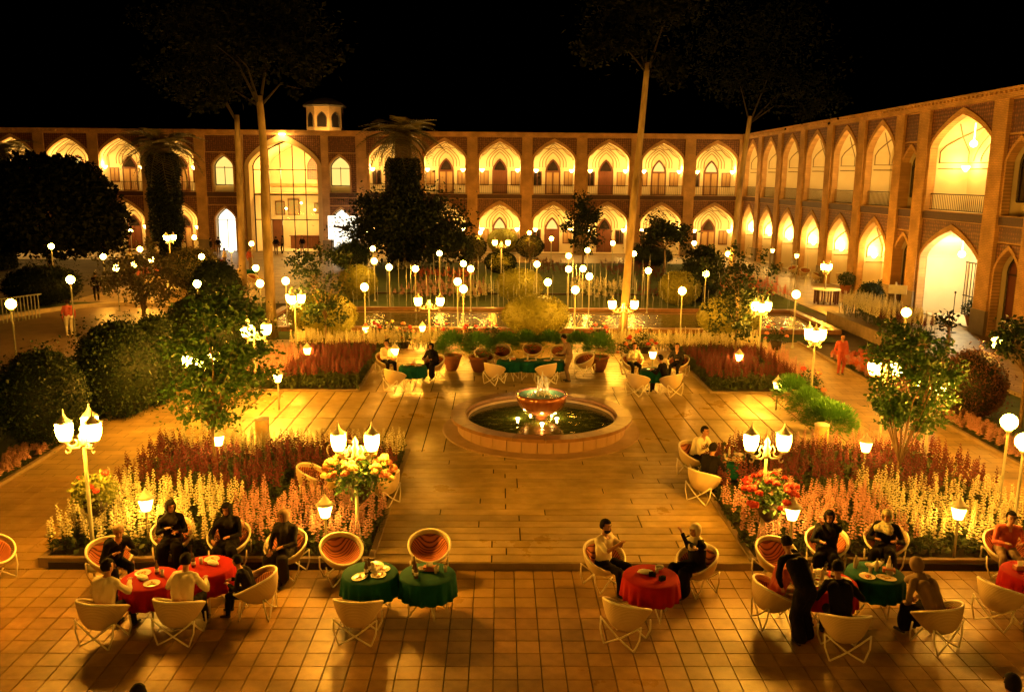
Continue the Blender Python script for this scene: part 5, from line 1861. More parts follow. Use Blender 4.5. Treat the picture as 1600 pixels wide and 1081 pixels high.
# railing at the left edge
f0, f1 = G(-30, 512, 0), G(68, 497, 0)
fv = Vector(f1) - Vector(f0)
fe = thing('railing_fence', 'pale metal railing fence at the left edge behind the round drive', 'fence', (f0[0], f0[1], 0), math.atan2(fv.y, fv.x))
def bar():
    return MB().box(0, 0, .55, .035, .035, 1.1).mesh('bar', M['post'])
nb_ = int(fv.length / .17)
for i in range(nb_):
    link('bar', cached(('bar',), bar), fe, (i * .17, 0, 0))
link('rail', MB().box(fv.length / 2, 0, 1.1, fv.length, .06, .05).mesh('rail', M['post']), fe)
# ================================================================ chairs
K = 0.87   # the furniture and the people are a little smaller than the metre the ground was laid out in
TILT = math.radians(27)
def bowl_pt(rho, phi, off=0.0, a=.41, dep=.40):
    n = Vector((0, math.sin(TILT), math.cos(TILT)))
    e1 = Vector((1, 0, 0)); e2 = Vector((0, math.cos(TILT), -math.sin(TILT)))
    prof = -(dep) * (1 - rho ** 2.3) + off * 1.0 + .022 * math.cos(2 * phi) * rho ** 3
    r_ = a * rho ** .88 * (1 - .0) - off * .3 * rho
    if off: r_ = a * rho ** .88 - (.02 if off > 0 else 0) * rho
    return Vector((0, -.02, .62)) + e1 * (r_ * math.cos(phi)) + e2 * (r_ * math.sin(phi)) + n * prof

def chair_meshes():
    nu, nv = 28, 8
    V, Fs = [], []
    for off in (0.0, 0.022):
        for j in range(nv + 1):
            for k in range(nu):
                V.append(bowl_pt(max(.001, j / nv), 2 * PI * k / nu, off))
    L_ = (nv + 1) * nu
    for j in range(nv):
        for k in range(nu):
            k2 = (k + 1) % nu
            Fs.append((j * nu + k, j * nu + k2, (j + 1) * nu + k2, (j + 1) * nu + k))
            Fs.append((L_ + j * nu + k, L_ + (j + 1) * nu + k, L_ + (j + 1) * nu + k2, L_ + j * nu + k2))
    seat = MB().add(V, Fs).mesh('seat_shell', M['wicker'], True)
    rim = MB()
    pts = [bowl_pt(1, 2 * PI * k / 36, .01) for k in range(37)]
    rim.tube(pts, .022, 7, False)
    rim = rim.mesh('rim', M['frame'], True)
    legs = []
    for sy in (-1, 1):
        lg = MB()
        for sx in (-1, 1):
            foot = Vector((sx * .26, sy * .25 - .04, .012))
            up_far = Vector((-sx * .34, sy * .22 - .05, .40 if sy > 0 else .44))
            up_near = Vector((sx * .35, sy * .19 - .05, .40 if sy > 0 else .44))
            mid = foot.lerp(up_far, .5) + Vector((0, 0, -.035))
            if sy > 0: up_far.x *= .15; up_far.z = .26; mid = foot.lerp(up_far, .5)
            lg.tube([foot, foot.lerp(mid, .5) + Vector((0, 0, -.006)), mid, mid.lerp(up_far, .5) + Vector((0, 0, -.006)), up_far], .015, 6)
            m2 = foot.lerp(up_near, .5) + Vector((sx * .035, 0, 0))
            lg.tube([foot, m2, up_near], .015, 6)
        legs.append(lg.mesh('leg', M['frame'], True))
    rg_ = MB()
    rg_.tube([(.33 * math.cos(2 * PI * k / 24), .24 * math.sin(2 * PI * k / 24) - .05, .405) for k in range(25)], .011, 6, False)
    ring = rg_.mesh('under_ring', M['frame'], True)
    # padded round cushion with ridges
    V, Fs = [], []
    nu, nv = 32, 16
    for side in (0, 1):
        for j in range(nv + 1):
            for k in range(nu):
                q = j / nv; phi = 2 * PI * k / nu
                p = bowl_pt(.86 * max(q, .001), phi, .04)
                th = (.075 * (1 - q ** 6) + .018) * side
                yy = q * math.sin(phi) * .86 * .41
                rdg = (.012 * abs(math.sin(yy * 26)) * (1 - q ** 8)) * side
                n = Vector((0, math.sin(TILT), math.cos(TILT)))
                V.append(p + n * (th + rdg))
    L_ = (nv + 1) * nu
    for j in range(nv):
        for k in range(nu):
            k2 = (k + 1) % nu
            Fs.append((L_ + j * nu + k, L_ + (j + 1) * nu + k, L_ + (j + 1) * nu + k2, L_ + j * nu + k2))
    for k in range(nu):
        k2 = (k + 1) % nu
        Fs.append((nv * nu + k, nv * nu + k2, L_ + nv * nu + k2, L_ + nv * nu + k))
    cush = MB().add(V, Fs).mesh('cushion', M['cushion'], True)
    return seat, rim, legs, ring, cush
SEAT, RIM, LEGS, RING, CUSH = chair_meshes()

def chair_at(x, y, z0, rz, label, group, cush=True):
    t = thing('wicker_chair', label, 'chair', (x, y, z0), rz, group, K)
    link('seat_shell', SEAT, t); link('rim', RIM, t)
    for l in LEGS: link('leg', l, t)
    if cush: link('cushion', CUSH, t)
    return t
def face(x, y, tx, ty):
    """turn that points local +y from (x, y) towards (tx, ty)"""
    return math.atan2(ty - y, tx - x) - PI / 2

# ================================================================ tables
def cloth_mesh(m, r=.47, h=.36, seed=0):
    mb = MB()
    rr = random.Random(seed)
    ph = rr.uniform(0, 6)
    n = 96
    prof = [(.01, 0), (r * .5, .001), (r * .96, 0), (r, -.012), (r + .015, -.06), (r + .02, -.16), (r + .025, -.27), (r + .03, -h)]
    def wave(i, a):
        if i < 4: return 0
        q = (i - 3) / 4
        return q * (.022 * math.sin(17 * a + ph) + .012 * math.sin(29 * a + 2 * ph))
    vs_, fs = [], []
    mb.lathe(prof[::-1], n, wave=lambda i, a: wave(len(prof) - 1 - i, a))
    return mb.mesh('tablecloth', M[m], True)
def table_meshes():
    top = MB().lathe([(.44, -.03), (.45, -.02), (.45, -.006), (.44, 0)], 32).mesh('table_top', M['frame'])
    legs = []
    for k in range(2):
        lg = MB()
        for s_ in (-1, 1):
            a = k * PI / 2
            c, n = math.cos(a), math.sin(a)
            for t0, t1 in ((-.30, .30),):
                p0 = Vector((c * s_ * .34, n * s_ * .34, .012)); p1 = Vector((-c * s_ * .26, -n * s_ * .26, .70))
                lg.tube([p0, p0.lerp(p1, .5), p1], .013, 6)
                p2 = Vector((c * s_ * .36, n * s_ * .36, .35))
                p3 = Vector((c * s_ * .24, n * s_ * .24, .70))
                lg.tube([p0, p2, p3], .012, 6)
        legs.append(lg.mesh('leg', M['frame'], True))
    return top, legs
TTOP, TLEGS = table_meshes()
CL = {}
def table_at(x, y, z0, colour, label, clabel, group='round tables under cloths', rz=.4, r=.47):
    t = thing('round_table', label, 'table', (x, y, z0), rz, group, K)
    link('table_top', TTOP, t, (0, 0, .72))
    for l in TLEGS: link('leg', l, t)
    me = cached(('cl', colour, round(x) % 3), lambda: cloth_mesh(colour, r, .36, round(x) % 3))
    o = link('tablecloth', me, None, (x, y, z0 + .728 * K), rz, K)
    tag(o, clabel, 'tablecloth', 'cloths on the round tables')
    return t

TB = {}
for key, px, py, z0, col, desc in (
    ('redL1', 234, 902, 0, 'red_cloth', 'left one of the two joined red tables at the left'),
    ('redL2', 322, 883, 0, 'red_cloth', 'right one of the two joined red tables at the left'),
    ('gL', 578, 893, 0, 'green_cloth', 'left one of the two empty green tables'),
    ('gR', 668, 895, 0, 'green_cloth', 'right one of the two empty green tables'),
    ('redC', 1017, 898, 0, 'red_cloth', 'single red table between the cream shirted man and the woman'),
    ('redR', 1294, 907, 0, 'red_cloth', 'red table crowded with plates at the right'),
    ('greenR', 1368, 893, 0, 'green_cloth', 'green table crowded with bottles at the right'),
    ('redF', 1612, 892, 0, 'red_cloth', 'red table cut by the right edge of the picture'),
    ('gM', 1152, 716, ZT, 'green_cloth', 'table behind the right double lamp'),
    ('gH', 548, 730, ZT, 'green_cloth', 'table hidden behind the cream rose basket'),
    ('bL', 645, 571, ZT, 'green_cloth', 'green table of the pair at the back left'),
    ('bC1', 797, 562, ZT, 'green_cloth', 'left one of the joined green tables at the centre back'),
    ('bC2', 829, 562, ZT, 'green_cloth', 'middle one of the joined green tables at the centre back'),
    ('bC3', 861, 562, ZT, 'green_cloth', 'right one of the joined green tables at the centre back'),
    ('bR', 1022, 577, ZT, 'green_cloth', 'dark table of the group at the back right')):
    x, y = G(px, py, z0 + .74 * K)
    TB[key] = (x, y, z0)
    table_at(x, y, z0, col, 'pale legs under the ' + desc, ('red' if 'red' in col else 'green') + ' cloth, ' + desc)
x, y = G(1292, 452, .75)
t = thing('side_table', 'round white topped table with a skirt of dark legs near the right wing', 'table', (x, y, 0))
link('table_top', MB().lathe([(.7, .72), (.72, .76), (0, .76)], 28).mesh('table_top', M['white']), t)
def lg():
    return MB().box(0, 0, .36, .07, .05, .72).mesh('leg', M['wood'])
for k in range(12):
    a = k * PI / 6
    link('leg', cached(('stl',), lg), t, (.6 * math.cos(a), .6 * math.sin(a), 0), a)

# ---- chairs: bowl centre in the photo, what it faces, words
CH = {}
for key, px, py, z0, tgt, lb, gp in (
    ('c1', 172, 868, 0, 'redL1', 'cream chair at the left end of the red tables, behind the pale haired man', 0),
    ('c2', 270, 836, 0, 'redL1', 'cream chair of the veiled woman at the back left of the red tables', 0),
    ('c3', 358, 842, 0, 'redL2', 'cream chair of the woman in a black headscarf at the back of the red tables', 0),
    ('c4', 446, 855, 0, 'redL2', 'cream chair of the woman sitting aside right of the red tables', 0),
    ('c5', 170, 945, 0, 'redL1', 'cream chair at the near left of the red tables, blurred person in it', 0),
    ('c6', 281, 945, 0, 'redL1', 'cream chair seen from behind, under the person in a cream shirt', 0),
    ('c7', 397, 912, 0, 'redL2', 'cream chair at the near right of the red tables, turned aside', 0),
    ('c8', 534, 862, 0, 'gL', 'empty chair with striped cushion left of the green tables', 1),
    ('c9', 671, 857, 0, 'gR', 'empty chair with striped cushion behind the right green table', 1),
    ('c10', 560, 945, 0, 'gL', 'empty chair seen from behind, in front of the left green table', 1),
    ('c11', 945, 872, 0, 'redC', 'chair of the man in a cream shirt at the single red table', 1),
    ('c12', 980, 950, 0, 'redC', 'empty chair seen from behind, in front of the single red table', 1),
    ('c13', 1087, 878, 0, 'redC', 'chair of the woman at the single red table', 1),
    ('c14', 1214, 868, 0, 'redR', 'chair with an orange cushion left of the crowded red table', 2),
    ('c15', 1212, 925, 0, 'redR', 'chair of the person in red at the near left of the crowded red table', 2),
    ('c16', 1292, 850, 0, 'redR', 'chair of the woman in black behind the crowded red table', 2),
    ('c17', 1384, 846, 0, 'greenR', 'chair of the woman with a patterned scarf behind the crowded green table', 2),
    ('c18', 1319, 968, 0, 'redR', 'chair seen from behind, in front of the crowded red table', 2),
    ('c19', 1462, 955, 0, 'greenR', 'chair of the person in dark stripes right of the crowded green table', 2),
    ('c20', 1572, 855, 0, 'redF', 'chair with a red cushion at the right edge, behind the last red table', 2),
    ('c21', 1572, 922, 0, 'redF', 'chair seen from behind at the right edge, before the last red table', 2),
    ('c22', 1085, 708, ZT, 'gM', 'chair of the man in a pale shirt behind the right double lamp', 3),
    ('c23', 1102, 745, ZT, 'gM', 'chair seen from behind, left of the right double lamp', 3),
    ('c24', 1190, 742, ZT, 'gM', 'chair just behind the red rose basket', 3),
    ('c25', 500, 742, ZT, 'gH', 'chair at the left of the cream rose basket', 3),
    ('c26', 537, 708, ZT, 'gH', 'chair above the cream rose basket, seen under the lamp', 3),
    ('c27', 596, 750, ZT, 'gH', 'chair at the right of the cream rose basket', 3),
    ('c28', 604, 562, ZT, 'bL', 'chair of the man at the back left table', 4),
    ('c29', 618, 585, ZT, 'bL', 'empty chair seen from behind at the back left table', 4),
    ('c30', 678, 566, ZT, 'bL', 'chair of the person in black at the back left table', 4),
    ('c31', 757, 556, ZT, 'bC1', 'chair at the left end of the centre back tables', 5),
    ('c32', 783, 550, ZT, 'bC1', 'chair behind the left part of the centre back tables', 5),
    ('c33', 832, 547, ZT, 'bC2', 'chair with a striped cushion behind the middle of the centre back tables', 5),
    ('c34', 876, 550, ZT, 'bC3', 'chair behind the standing waiter', 5),
    ('c35', 783, 573, ZT, 'bC1', 'left one of the two chairs seen from behind at the centre back tables', 5),
    ('c36', 842, 573, ZT, 'bC2', 'right one of the two chairs seen from behind at the centre back tables', 5),
    ('c37', 912, 562, ZT, 'bC3', 'chair at the right end of the centre back tables', 5),
    ('c38', 988, 565, ZT, 'bR', 'chair of the man in a patterned shirt at the back right table', 6),
    ('c39', 998, 592, ZT, 'bR', 'left one of the two chairs seen from behind at the back right table', 6),
    ('c40', 1047, 592, ZT, 'bR', 'right one of the two chairs seen from behind at the back right table', 6),
    ('c41', 1060, 566, ZT, 'bR', 'chair against the dark red flowers at the back right table', 6),
    ('c42', -12, 862, 0, 'redL1', 'chair cut by the left edge of the picture', 1)):
    x, y = G(px, py, z0 + .56 * K)
    tx, ty, _ = TB[tgt]
    rz = face(x, y, tx, ty)
    if key == 'c6': rz = -.12
    if key == 'c10': rz = -.08
    if key == 'c5': rz = -.25
    if key == 'c4': rz += .5
    if key == 'c7': rz += .35
    if key == 'c13': rz -= .2
    # keep the chair's knees clear of the table
    d_ = math.hypot(tx - x, ty - y)
    if d_ < .72:
        f_ = .72 / max(d_, .05); x, y = tx + (x - tx) * f_, ty + (y - ty) * f_
    CH[key] = (x, y, z0, rz)
    gname = ('chairs around the left red tables', 'chairs around the middle tables', 'chairs around the right crowded tables', 'chairs on the terrace by the double lamps', 'chairs around the back left table', 'chairs around the centre back tables', 'chairs around the back right table')[gp]
    chair_at(x, y, z0, rz, lb, gname)
for k, (px, py, lb) in enumerate(((1216, 415, 'farthest of the reddish chairs along the right wing'), (1238, 420, 'second farthest reddish chair along the right wing'), (1258, 424, 'reddish chair beside the square lantern post'),
    (1277, 431, 'reddish chair left of the round white table'), (1268, 415, 'reddish chair against the arch behind the others'), (1312, 432, 'reddish chair right of the round white table'), (1347, 425, 'left one of two pale chairs inside the last small arch'), (1362, 423, 'right one of two pale chairs inside the last small arch'))):
    x, y = G(px, py, .45)
    chair_at(x, y, 0, 1.2 + k * .9, lb, 'chairs along the right wing')

# ================================================================ people
def capsule(mb, p, q, r0, r1, n=10):
    p, q = Vector(p), Vector(q)
    mb.tube([p, p.lerp(q, .25), p.lerp(q, .5), p.lerp(q, .75), q], [r0, r0 * .75 + r1 * .25, (r0 + r1) / 2, r0 * .25 + r1 * .75, r1], n)
    mb.ball(p, r0, n, 6); mb.ball(q, r1, n, 6)

def solve(a, b, l1, l2, bend):
    """joint between a and b with bone lengths l1, l2, pushed towards bend"""
    a, b = Vector(a), Vector(b)
    d = b - a; L_ = min(d.length, (l1 + l2) * .995)
    if d.length > 1e-6: d.normalize()
    b2 = a + d * L_
    x = (l1 * l1 - l2 * l2 + L_ * L_) / (2 * L_)
    h = math.sqrt(max(0, l1 * l1 - x * x))
    bd = Vector(bend); bd = bd - d * bd.dot(d)
    if bd.length < 1e-4: bd = Vector((0, 0, -1))
    bd.normalize()
    return a + d * x + bd * h, b2

def person(x, y, z0, rz, label, group=None, pose='sit', lean=0.0, hands=((-.16, .40, .76), (.16, .40, .76)), top='cl_black', legs='cl_black', sleeves=None, hair='hair', scarf=None, beard=False, look=(0, 0), s=1.0, skirt=False, sx=0.0, legx=0.12, vox=.017, feet=None, shorts_sleeve=False):
    t = thing('person', label, 'person', (x, y, z0), rz, group, s * K)
    if pose == 'sit':
        hip = Vector((sx, -.06, .50)); lg1, lg2 = .44, .42
        chest = hip + Vector((0, lean * .36, .34)); neck = hip + Vector((0, lean * .58, .52))
        ft_ = feet or [(-legx - .03, .40, .07), (legx + .03, .42, .07)]
    else:
        hip = Vector((0, 0, .92)); lg1, lg2 = .44, .43
        chest = hip + Vector((0, lean * .34, .33)); neck = hip + Vector((0, lean * .56, .50))
        ft_ = feet or [(-.10, -.02, .07), (.10, .05, .07)]
    hc = neck + Vector((look[0] * .03, .02 + lean * .12, .165))
    bones, rad = [], []
    mb = MB()
    def B(tagname, p, q, r0, r1):
        capsule(mb, p, q, r0, r1); bones.append((tagname, Vector(p), Vector(q)))
    # torso: several chains side by side give shoulders, waist and hips
    for s_ in (-1, 1):
        B('top', chest + Vector((s_ * .09, 0, .08)), hip + Vector((s_ * .06, 0, .06)), .105, .10)
        B('top', neck + Vector((0, -.01, -.03)), neck + Vector((s_ * .165, -.01, -.065)), .06, .062)
        B('hips', hip + Vector((s_ * .08, 0, 0)), hip + Vector((s_ * .02, 0, .06)), .115, .11)
    B('top', chest + Vector((0, .02, .05)), hip + Vector((0, .01, .08)), .11, .12)
    B('neck', neck + Vector((0, 0, -.03)), hc + Vector((0, -.01, -.07)), .052, .050)
    # head
    mb.ball(hc + Vector((0, -.008, .02)), .098, 14, 10, (.80, 1.0, 1.08)); mb.ball(hc + Vector((0, .022, -.045)), .068, 12, 8, (.85, .95, 1.0))
    bones.append(('head', hc + Vector((0, 0, -.09)), hc + Vector((0, 0, .09))))
    fw = Vector((0, 1, 0))
    for i, s_ in enumerate((-1, 1)):
        sh = neck + Vector((s_ * .185, -.01, -.085))
        hd = Vector(hands[i])
        el, hd = solve(sh, hd, .27, .25, (s_ * .7, -.35, -.8))
        B('sleeve', sh, el, .053, .042)
        B('fore', el, hd, .040, .027)
        hdir = (hd - el).normalized()
        palm_ = hd + hdir * .055
        B('hand', hd, palm_, .026, .028)
        kn, foot = solve(hip + Vector((s_ * .09, 0, -.01)), ft_[i], lg1, lg2, (s_ * .10, 1, .55 if pose == 'sit' else .05))
        B('leg', hip + Vector((s_ * .09, 0, -.01)), kn, .090, .062)
        B('leg', kn, foot, .058, .040)
        B('shoe', foot + Vector((0, -.02, -.03)), foot + Vector((0, .15, -.04)), .038, .030)
        if skirt:
            B('leg', hip + Vector((0, .1, -.02)), kn + Vector((0, 0, -.02)), .13, .10)
            B('leg', kn, Vector(foot) + Vector((0, -.03, .10)), .10, .11)
        if i == 0: hs = []
        hs.append((palm_, hdir, s_))
    me = mb.mesh('body_raw', M['skin'])
    tmp = bpy.data.objects.new('tmp_body', me); COL.objects.link(tmp)
    md = tmp.modifiers.new('r', 'REMESH'); md.mode = 'VOXEL'; md.voxel_size = vox
    sm = tmp.modifiers.new('s', 'SMOOTH'); sm.factor = .5; sm.iterations = 3
    dg = bpy.context.evaluated_depsgraph_get(); dg.update()
    ev = tmp.evaluated_get(dg)
    em = ev.to_mesh()
    V = np.empty(len(em.vertices) * 3, np.float32); em.vertices.foreach_get('co', V); V = V.reshape(-1, 3)
    polys = [tuple(p.vertices) for p in em.polygons]
    ev.to_mesh_clear()
    bpy.data.objects.remove(tmp)
    out = MB()
    cen = np.array([V[list(p)].mean(0) for p in polys])
    D = []
    for nm, p, q in bones:
        p_, q_ = np.array(p), np.array(q); d = q_ - p_
        tt = np.clip(((cen - p_) @ d) / (d @ d + 1e-9), 0, 1)
        D.append(np.linalg.norm(cen - (p_ + tt[:, None] * d), axis=1))
    near = np.argmin(np.array(D), 0)
    slot = {'top': 1, 'hips': 2, 'neck': 0, 'head': 0, 'sleeve': 1, 'fore': 1 if not shorts_sleeve else 0, 'hand': 0, 'leg': 2, 'shoe': 3}
    # loose cloth: swell the clothed surface and fold it
    VN = np.zeros_like(V); cnt = np.zeros(len(V)); clo = np.zeros(len(V))
    for p_, k_ in zip(polys, near):
        q_ = V[list(p_)]
        n_ = np.cross(q_[1] - q_[0], q_[2] - q_[0]); n_ /= (np.linalg.norm(n_) + 1e-9)
        c_ = 1.0 if bones[k_][0] in ('top', 'hips', 'sleeve', 'leg') or (bones[k_][0] == 'fore' and not shorts_sleeve) else 0.0
        for i_ in p_:
            VN[i_] += n_; cnt[i_] += 1; clo[i_] += c_
    VN /= (np.linalg.norm(VN, axis=1)[:, None] + 1e-9); clo /= np.maximum(cnt, 1)
    so = rnd.uniform(0, 50)
    fold = np.array([mnoise.noise(Vector((v[0] * 13 + so, v[1] * 13, v[2] * 6))) for v in V])
    V = V + VN * (clo * (.011 + .016 * fold))[:, None]
    out.v = [tuple(map(float, p)) for p in V]
    out.f = polys
    out.m = [slot[bones[k][0]] for k in near]
    # fingers and thumb, nose, ears, eyes, mouth
    out.mi = 0
    for palm_, hdir, s_ in hs:
        side = hdir.cross(Vector((0, 0, 1)))
        if side.length < .1: side = Vector((1, 0, 0))
        side.normalize()
        dn = side.cross(hdir)
        if dn.z > 0: dn = -dn
        for k in range(4):
            o_ = palm_ + side * (k - 1.5) * .0175 + hdir * .01
            l = (.062, .072, .068, .052)[k]
            out.tube([o_, o_ + hdir * l * .55 + dn * .008, o_ + hdir * l * .85 + dn * .03], [.0095, .009, .007], 5)
        th_ = side * (-s_)
        out.tube([palm_ - hdir * .03 + th_ * .022, palm_ + th_ * .045 + hdir * .005 + dn * .01, palm_ + th_ * .045 + hdir * .035 + dn * .02], [.011, .010, .008], 5)
    yaw = look[0]
    def hp(a, b_, c):   # head-local point
        v = Vector((a, b_, c)); v.rotate(Euler((-look[1], 0, -yaw))); return hc + v
    out.tube([hp(0, .088, .025), hp(0, .108, -.01), hp(0, .112, -.028)], [.008, .012, .014], 6)
    for s_ in (-1, 1):
        out.ball(hp(s_ * .078, -.005, 0), .018, 6, 5, (.5, 1, 1.5))
    out.mi = 4
    for s_ in (-1, 1):
        out.ball(hp(s_ * .031, .083, .018), .010, 6, 4, (1.3, .8, .7))
        out.tube([hp(s_ * .050, .078, .040), hp(s_ * .030, .090, .045), hp(s_ * .014, .090, .041)], .005, 4)
    out.mi = 5
    out.tube([hp(-.022, .088, -.055), hp(0, .096, -.053), hp(.022, .088, -.055)], [.004, .008, .004], 5)
    sk = M['skin']
    me = out.mesh('body', [sk, M[top], M[legs], M['shoe'], M['hair'], M['lips']], True)
    link('body', me, t)
    # hair or scarf as a shell over the skull
    def shell(name, rx, ry, rzz, cen_, keep, m_, nu=26, nv=18, wob_=.0):
        b = MB()
        vs_, ok = [], []
        for j in range(nv + 1):
            th = PI * j / nv
            for k in range(nu):
                a = 2 * PI * k / nu
                d = Vector((math.sin(th) * math.cos(a), math.sin(th) * math.sin(a), math.cos(th)))
                f = 1 + wob_ * math.sin(5 * a + 3 * th)
                v = Vector((d.x * rx * f, d.y * ry * f, d.z * rzz * f)) + Vector(cen_)
                vs_.append(hp(*v)); ok.append(d)
        fs = []
        for j in range(nv):
            for k in range(nu):
                k2 = (k + 1) % nu
                d = (ok[j * nu + k] + ok[(j + 1) * nu + k2]) / 2
                if keep(d): fs.append((j * nu + k, (j + 1) * nu + k, (j + 1) * nu + k2, j * nu + k2))
        b.add(vs_, fs)
        o = link(name, b.mesh(name, M[m_], True), t)
        md_ = o.modifiers.new('thick', 'SOLIDIFY'); md_.thickness = .012; md_.offset = 0
        return o
    if scarf:
        shell('headscarf', .098, .118, .130, (0, -.012, .004), lambda d: not (d.y > .52 and -.78 < d.z < .50 and abs(d.x) < .72), scarf, wob_=.01)
        b = MB()
        b.lathe([(.062, .03), (.085, -.02), (.125, -.06), (.175, -.10), (.19, -.15), (.175, -.20)], 22, tuple(neck + Vector((0, .0, .05))), wave=lambda i, a: .012 * i * math.sin(4 * a))
        link('scarf_drape', b.mesh('scarf_drape', M[top if scarf == 'cl_brown' else scarf], True), t)
    elif hair:
        shell('hair', .088, .108, .118, (0, -.010, .022), lambda d: d.z > -.55 and not (d.y > .30 and d.z < .52) and not (d.y > -.1 and d.z < -.05), hair, wob_=.015)
    if beard:
        shell('beard', .072, .086, .085, (0, .018, -.042), lambda d: d.z < .05 and d.y > .1, 'hair', 16, 12)
    return t

def seated(ck, label, **k):
    x, y, z0, rz = CH[ck]
    fwd = k.pop('fwd', .02) * K; turn = k.pop('turn', 0.0)
    return person(x - math.sin(rz) * fwd, y + math.cos(rz) * fwd, z0, rz + turn, label, k.pop('group', None), **k)
GA, GB, GC, GD = 'people at the left red tables', 'couple at the single red table', 'people at the right crowded tables', 'people at the back tables'
seated('c1', 'pale haired man in black leaning over the left red table', group=GA, lean=.55, hands=((-.10, .48, .86), (.16, .46, .84)), hair='grey_hair', fwd=.18, look=(.3, .2))
seated('c2', 'woman in black with a brown headscarf behind the left red tables', group=GA, lean=.15, scarf='cl_grey', skirt=True, hands=((-.16, .38, .80), (.05, .30, .84)), look=(-.5, .1), fwd=.05)
seated('c3', 'woman in a black headscarf facing the camera at the left red tables', group=GA, lean=.1, scarf='cl_black', skirt=True, hands=((-.10, .32, .76), (.20, .34, .70)), look=(.1, .15), fwd=.04)
seated('c4', 'woman in dark coat and pale scarf sitting aside, looking left', group=GA, lean=.05, scarf='cl_brown', top='cl_grey', legs='cl_grey', skirt=True, hands=((-.12, .30, .72), (.10, .36, .66)), look=(.4, .1))
seated('c5', 'person in a cream shirt and dark trousers at the near left of the red tables', group=GA, lean=.2, top='cl_cream', legs='cl_grey', hair='hair', hands=((-.20, .30, .80), (.14, .42, .80)), look=(.5, 0), fwd=.06)
seated('c6', 'person in a cream shirt seen from behind at the left red tables', group=GA, lean=.30, top='cl_cream', legs='cl_black', hands=((-.22, .38, .78), (.22, .38, .78)), look=(0, .2), fwd=.12)
seated('c7', 'dark haired child low in the chair at the near right of the red tables', group=GA, lean=.35, top='cl_black', legs='cl_black', hands=((-.14, .36, .74), (.1, .38, .74)), s=.82, look=(.3, .3), fwd=.10)
seated('c11', 'bearded man in a patterned cream shirt holding a small object', group=GB, lean=.0, top='cl_cream', legs='cl_black', hands=((-.02, .32, .98), (.08, .32, .98)), beard=True, shorts_sleeve=True, look=(-.1, .1), fwd=.05, turn=.25)
seated('c13', 'woman in black with a pale headscarf, hands raised to her face', group=GB, lean=.1, top='cl_black', legs='cl_black', scarf='cl_cream', hands=((.14, .20, 1.12), (-.30, .30, 1.02)), skirt=True, look=(-.1, .15), fwd=.03)
seated('c15', 'person in a reddish top at the near left of the crowded red table', group=GC, lean=.35, top='cl_red', legs='cl_brown', hands=((-.14, .42, .78), (.14, .44, .78)), fwd=.05)
seated('c16', 'woman in a black headscarf eating behind the crowded red table', group=GC, lean=.15, scarf='cl_black', skirt=True, hands=((.12, .22, 1.08), (.12, .34, .78)), look=(.1, .1), fwd=.12)
seated('c17', 'smiling woman in black with a patterned scarf behind the crowded green table', group=GC, lean=.3, scarf='cl_check', skirt=True, hands=((-.20, .40, .80), (.14, .42, .80)), look=(.1, .2), fwd=.12)
seated('c18', 'dark haired person seen from behind at the crowded red table', group=GC, lean=.5, top='cl_black', legs='cl_grey', hands=((-.22, .34, .80), (.30, .30, .74)), look=(0, .3), fwd=.22)
seated('c19', 'person in dark clothes with reddish stripes bending beside the crowded green table', group=GC, lean=.6, top='cl_brown', legs='cl_black', scarf='cl_brown', hands=((-.14, .34, .60), (.12, .40, .58)), skirt=True, look=(.2, .5), fwd=.05)
seated('c20', 'person in a red top at the table at the right edge', group=GC, lean=.2, top='cl_red', legs='cl_brown', hands=((-.14, .38, .80), (.14, .40, .80)), fwd=.0)
seated('c22', 'man in a pale shirt behind the right double lamp', group=GC, lean=.35, top='cl_cream', legs='cl_black', hands=((-.14, .42, .80), (.12, .42, .82)), fwd=.08)
seated('c23', 'person with black hair in dark clothes seen from behind near the right double lamp', group=GC, lean=.25, top='cl_black', legs='cl_black', hands=((-.16, .38, .80), (.14, .42, .80)), fwd=.12)
seated('c24', 'person in black just behind the right double lamp', group=GC, lean=.35, top='cl_black', legs='cl_black', scarf='cl_black', skirt=True, fwd=.12)
seated('c28', 'man in a cream shirt at the back left table, turning to the camera', group=GD, lean=.1, top='cl_cream', legs='cl_black', hands=((-.14, .34, .70), (.12, .30, .72)), look=(.9, 0), vox=.02)
seated('c30', 'person in black leaning at the back left table', group=GD, lean=.3, top='cl_black', legs='cl_black', scarf='cl_black', skirt=True, fwd=.05, vox=.02)
seated('c38', 'man in a yellow and black patterned shirt at the back right table', group=GD, lean=.25, top='cl_check', legs='cl_black', shorts_sleeve=True, fwd=.06, vox=.02)
seated('c41', 'man in a dark jacket with pale collar at the back right table', group=GD, lean=.25, top='cl_grey', legs='cl_black', fwd=.08, vox=.02)
x, y, z0, rz = CH['c40']
person(x - .14, y + .28, z0, rz + .5, 'person in black with curly dark hair between the two men at the back right table', GD, lean=.3, top='cl_black', legs='cl_black', vox=.02)
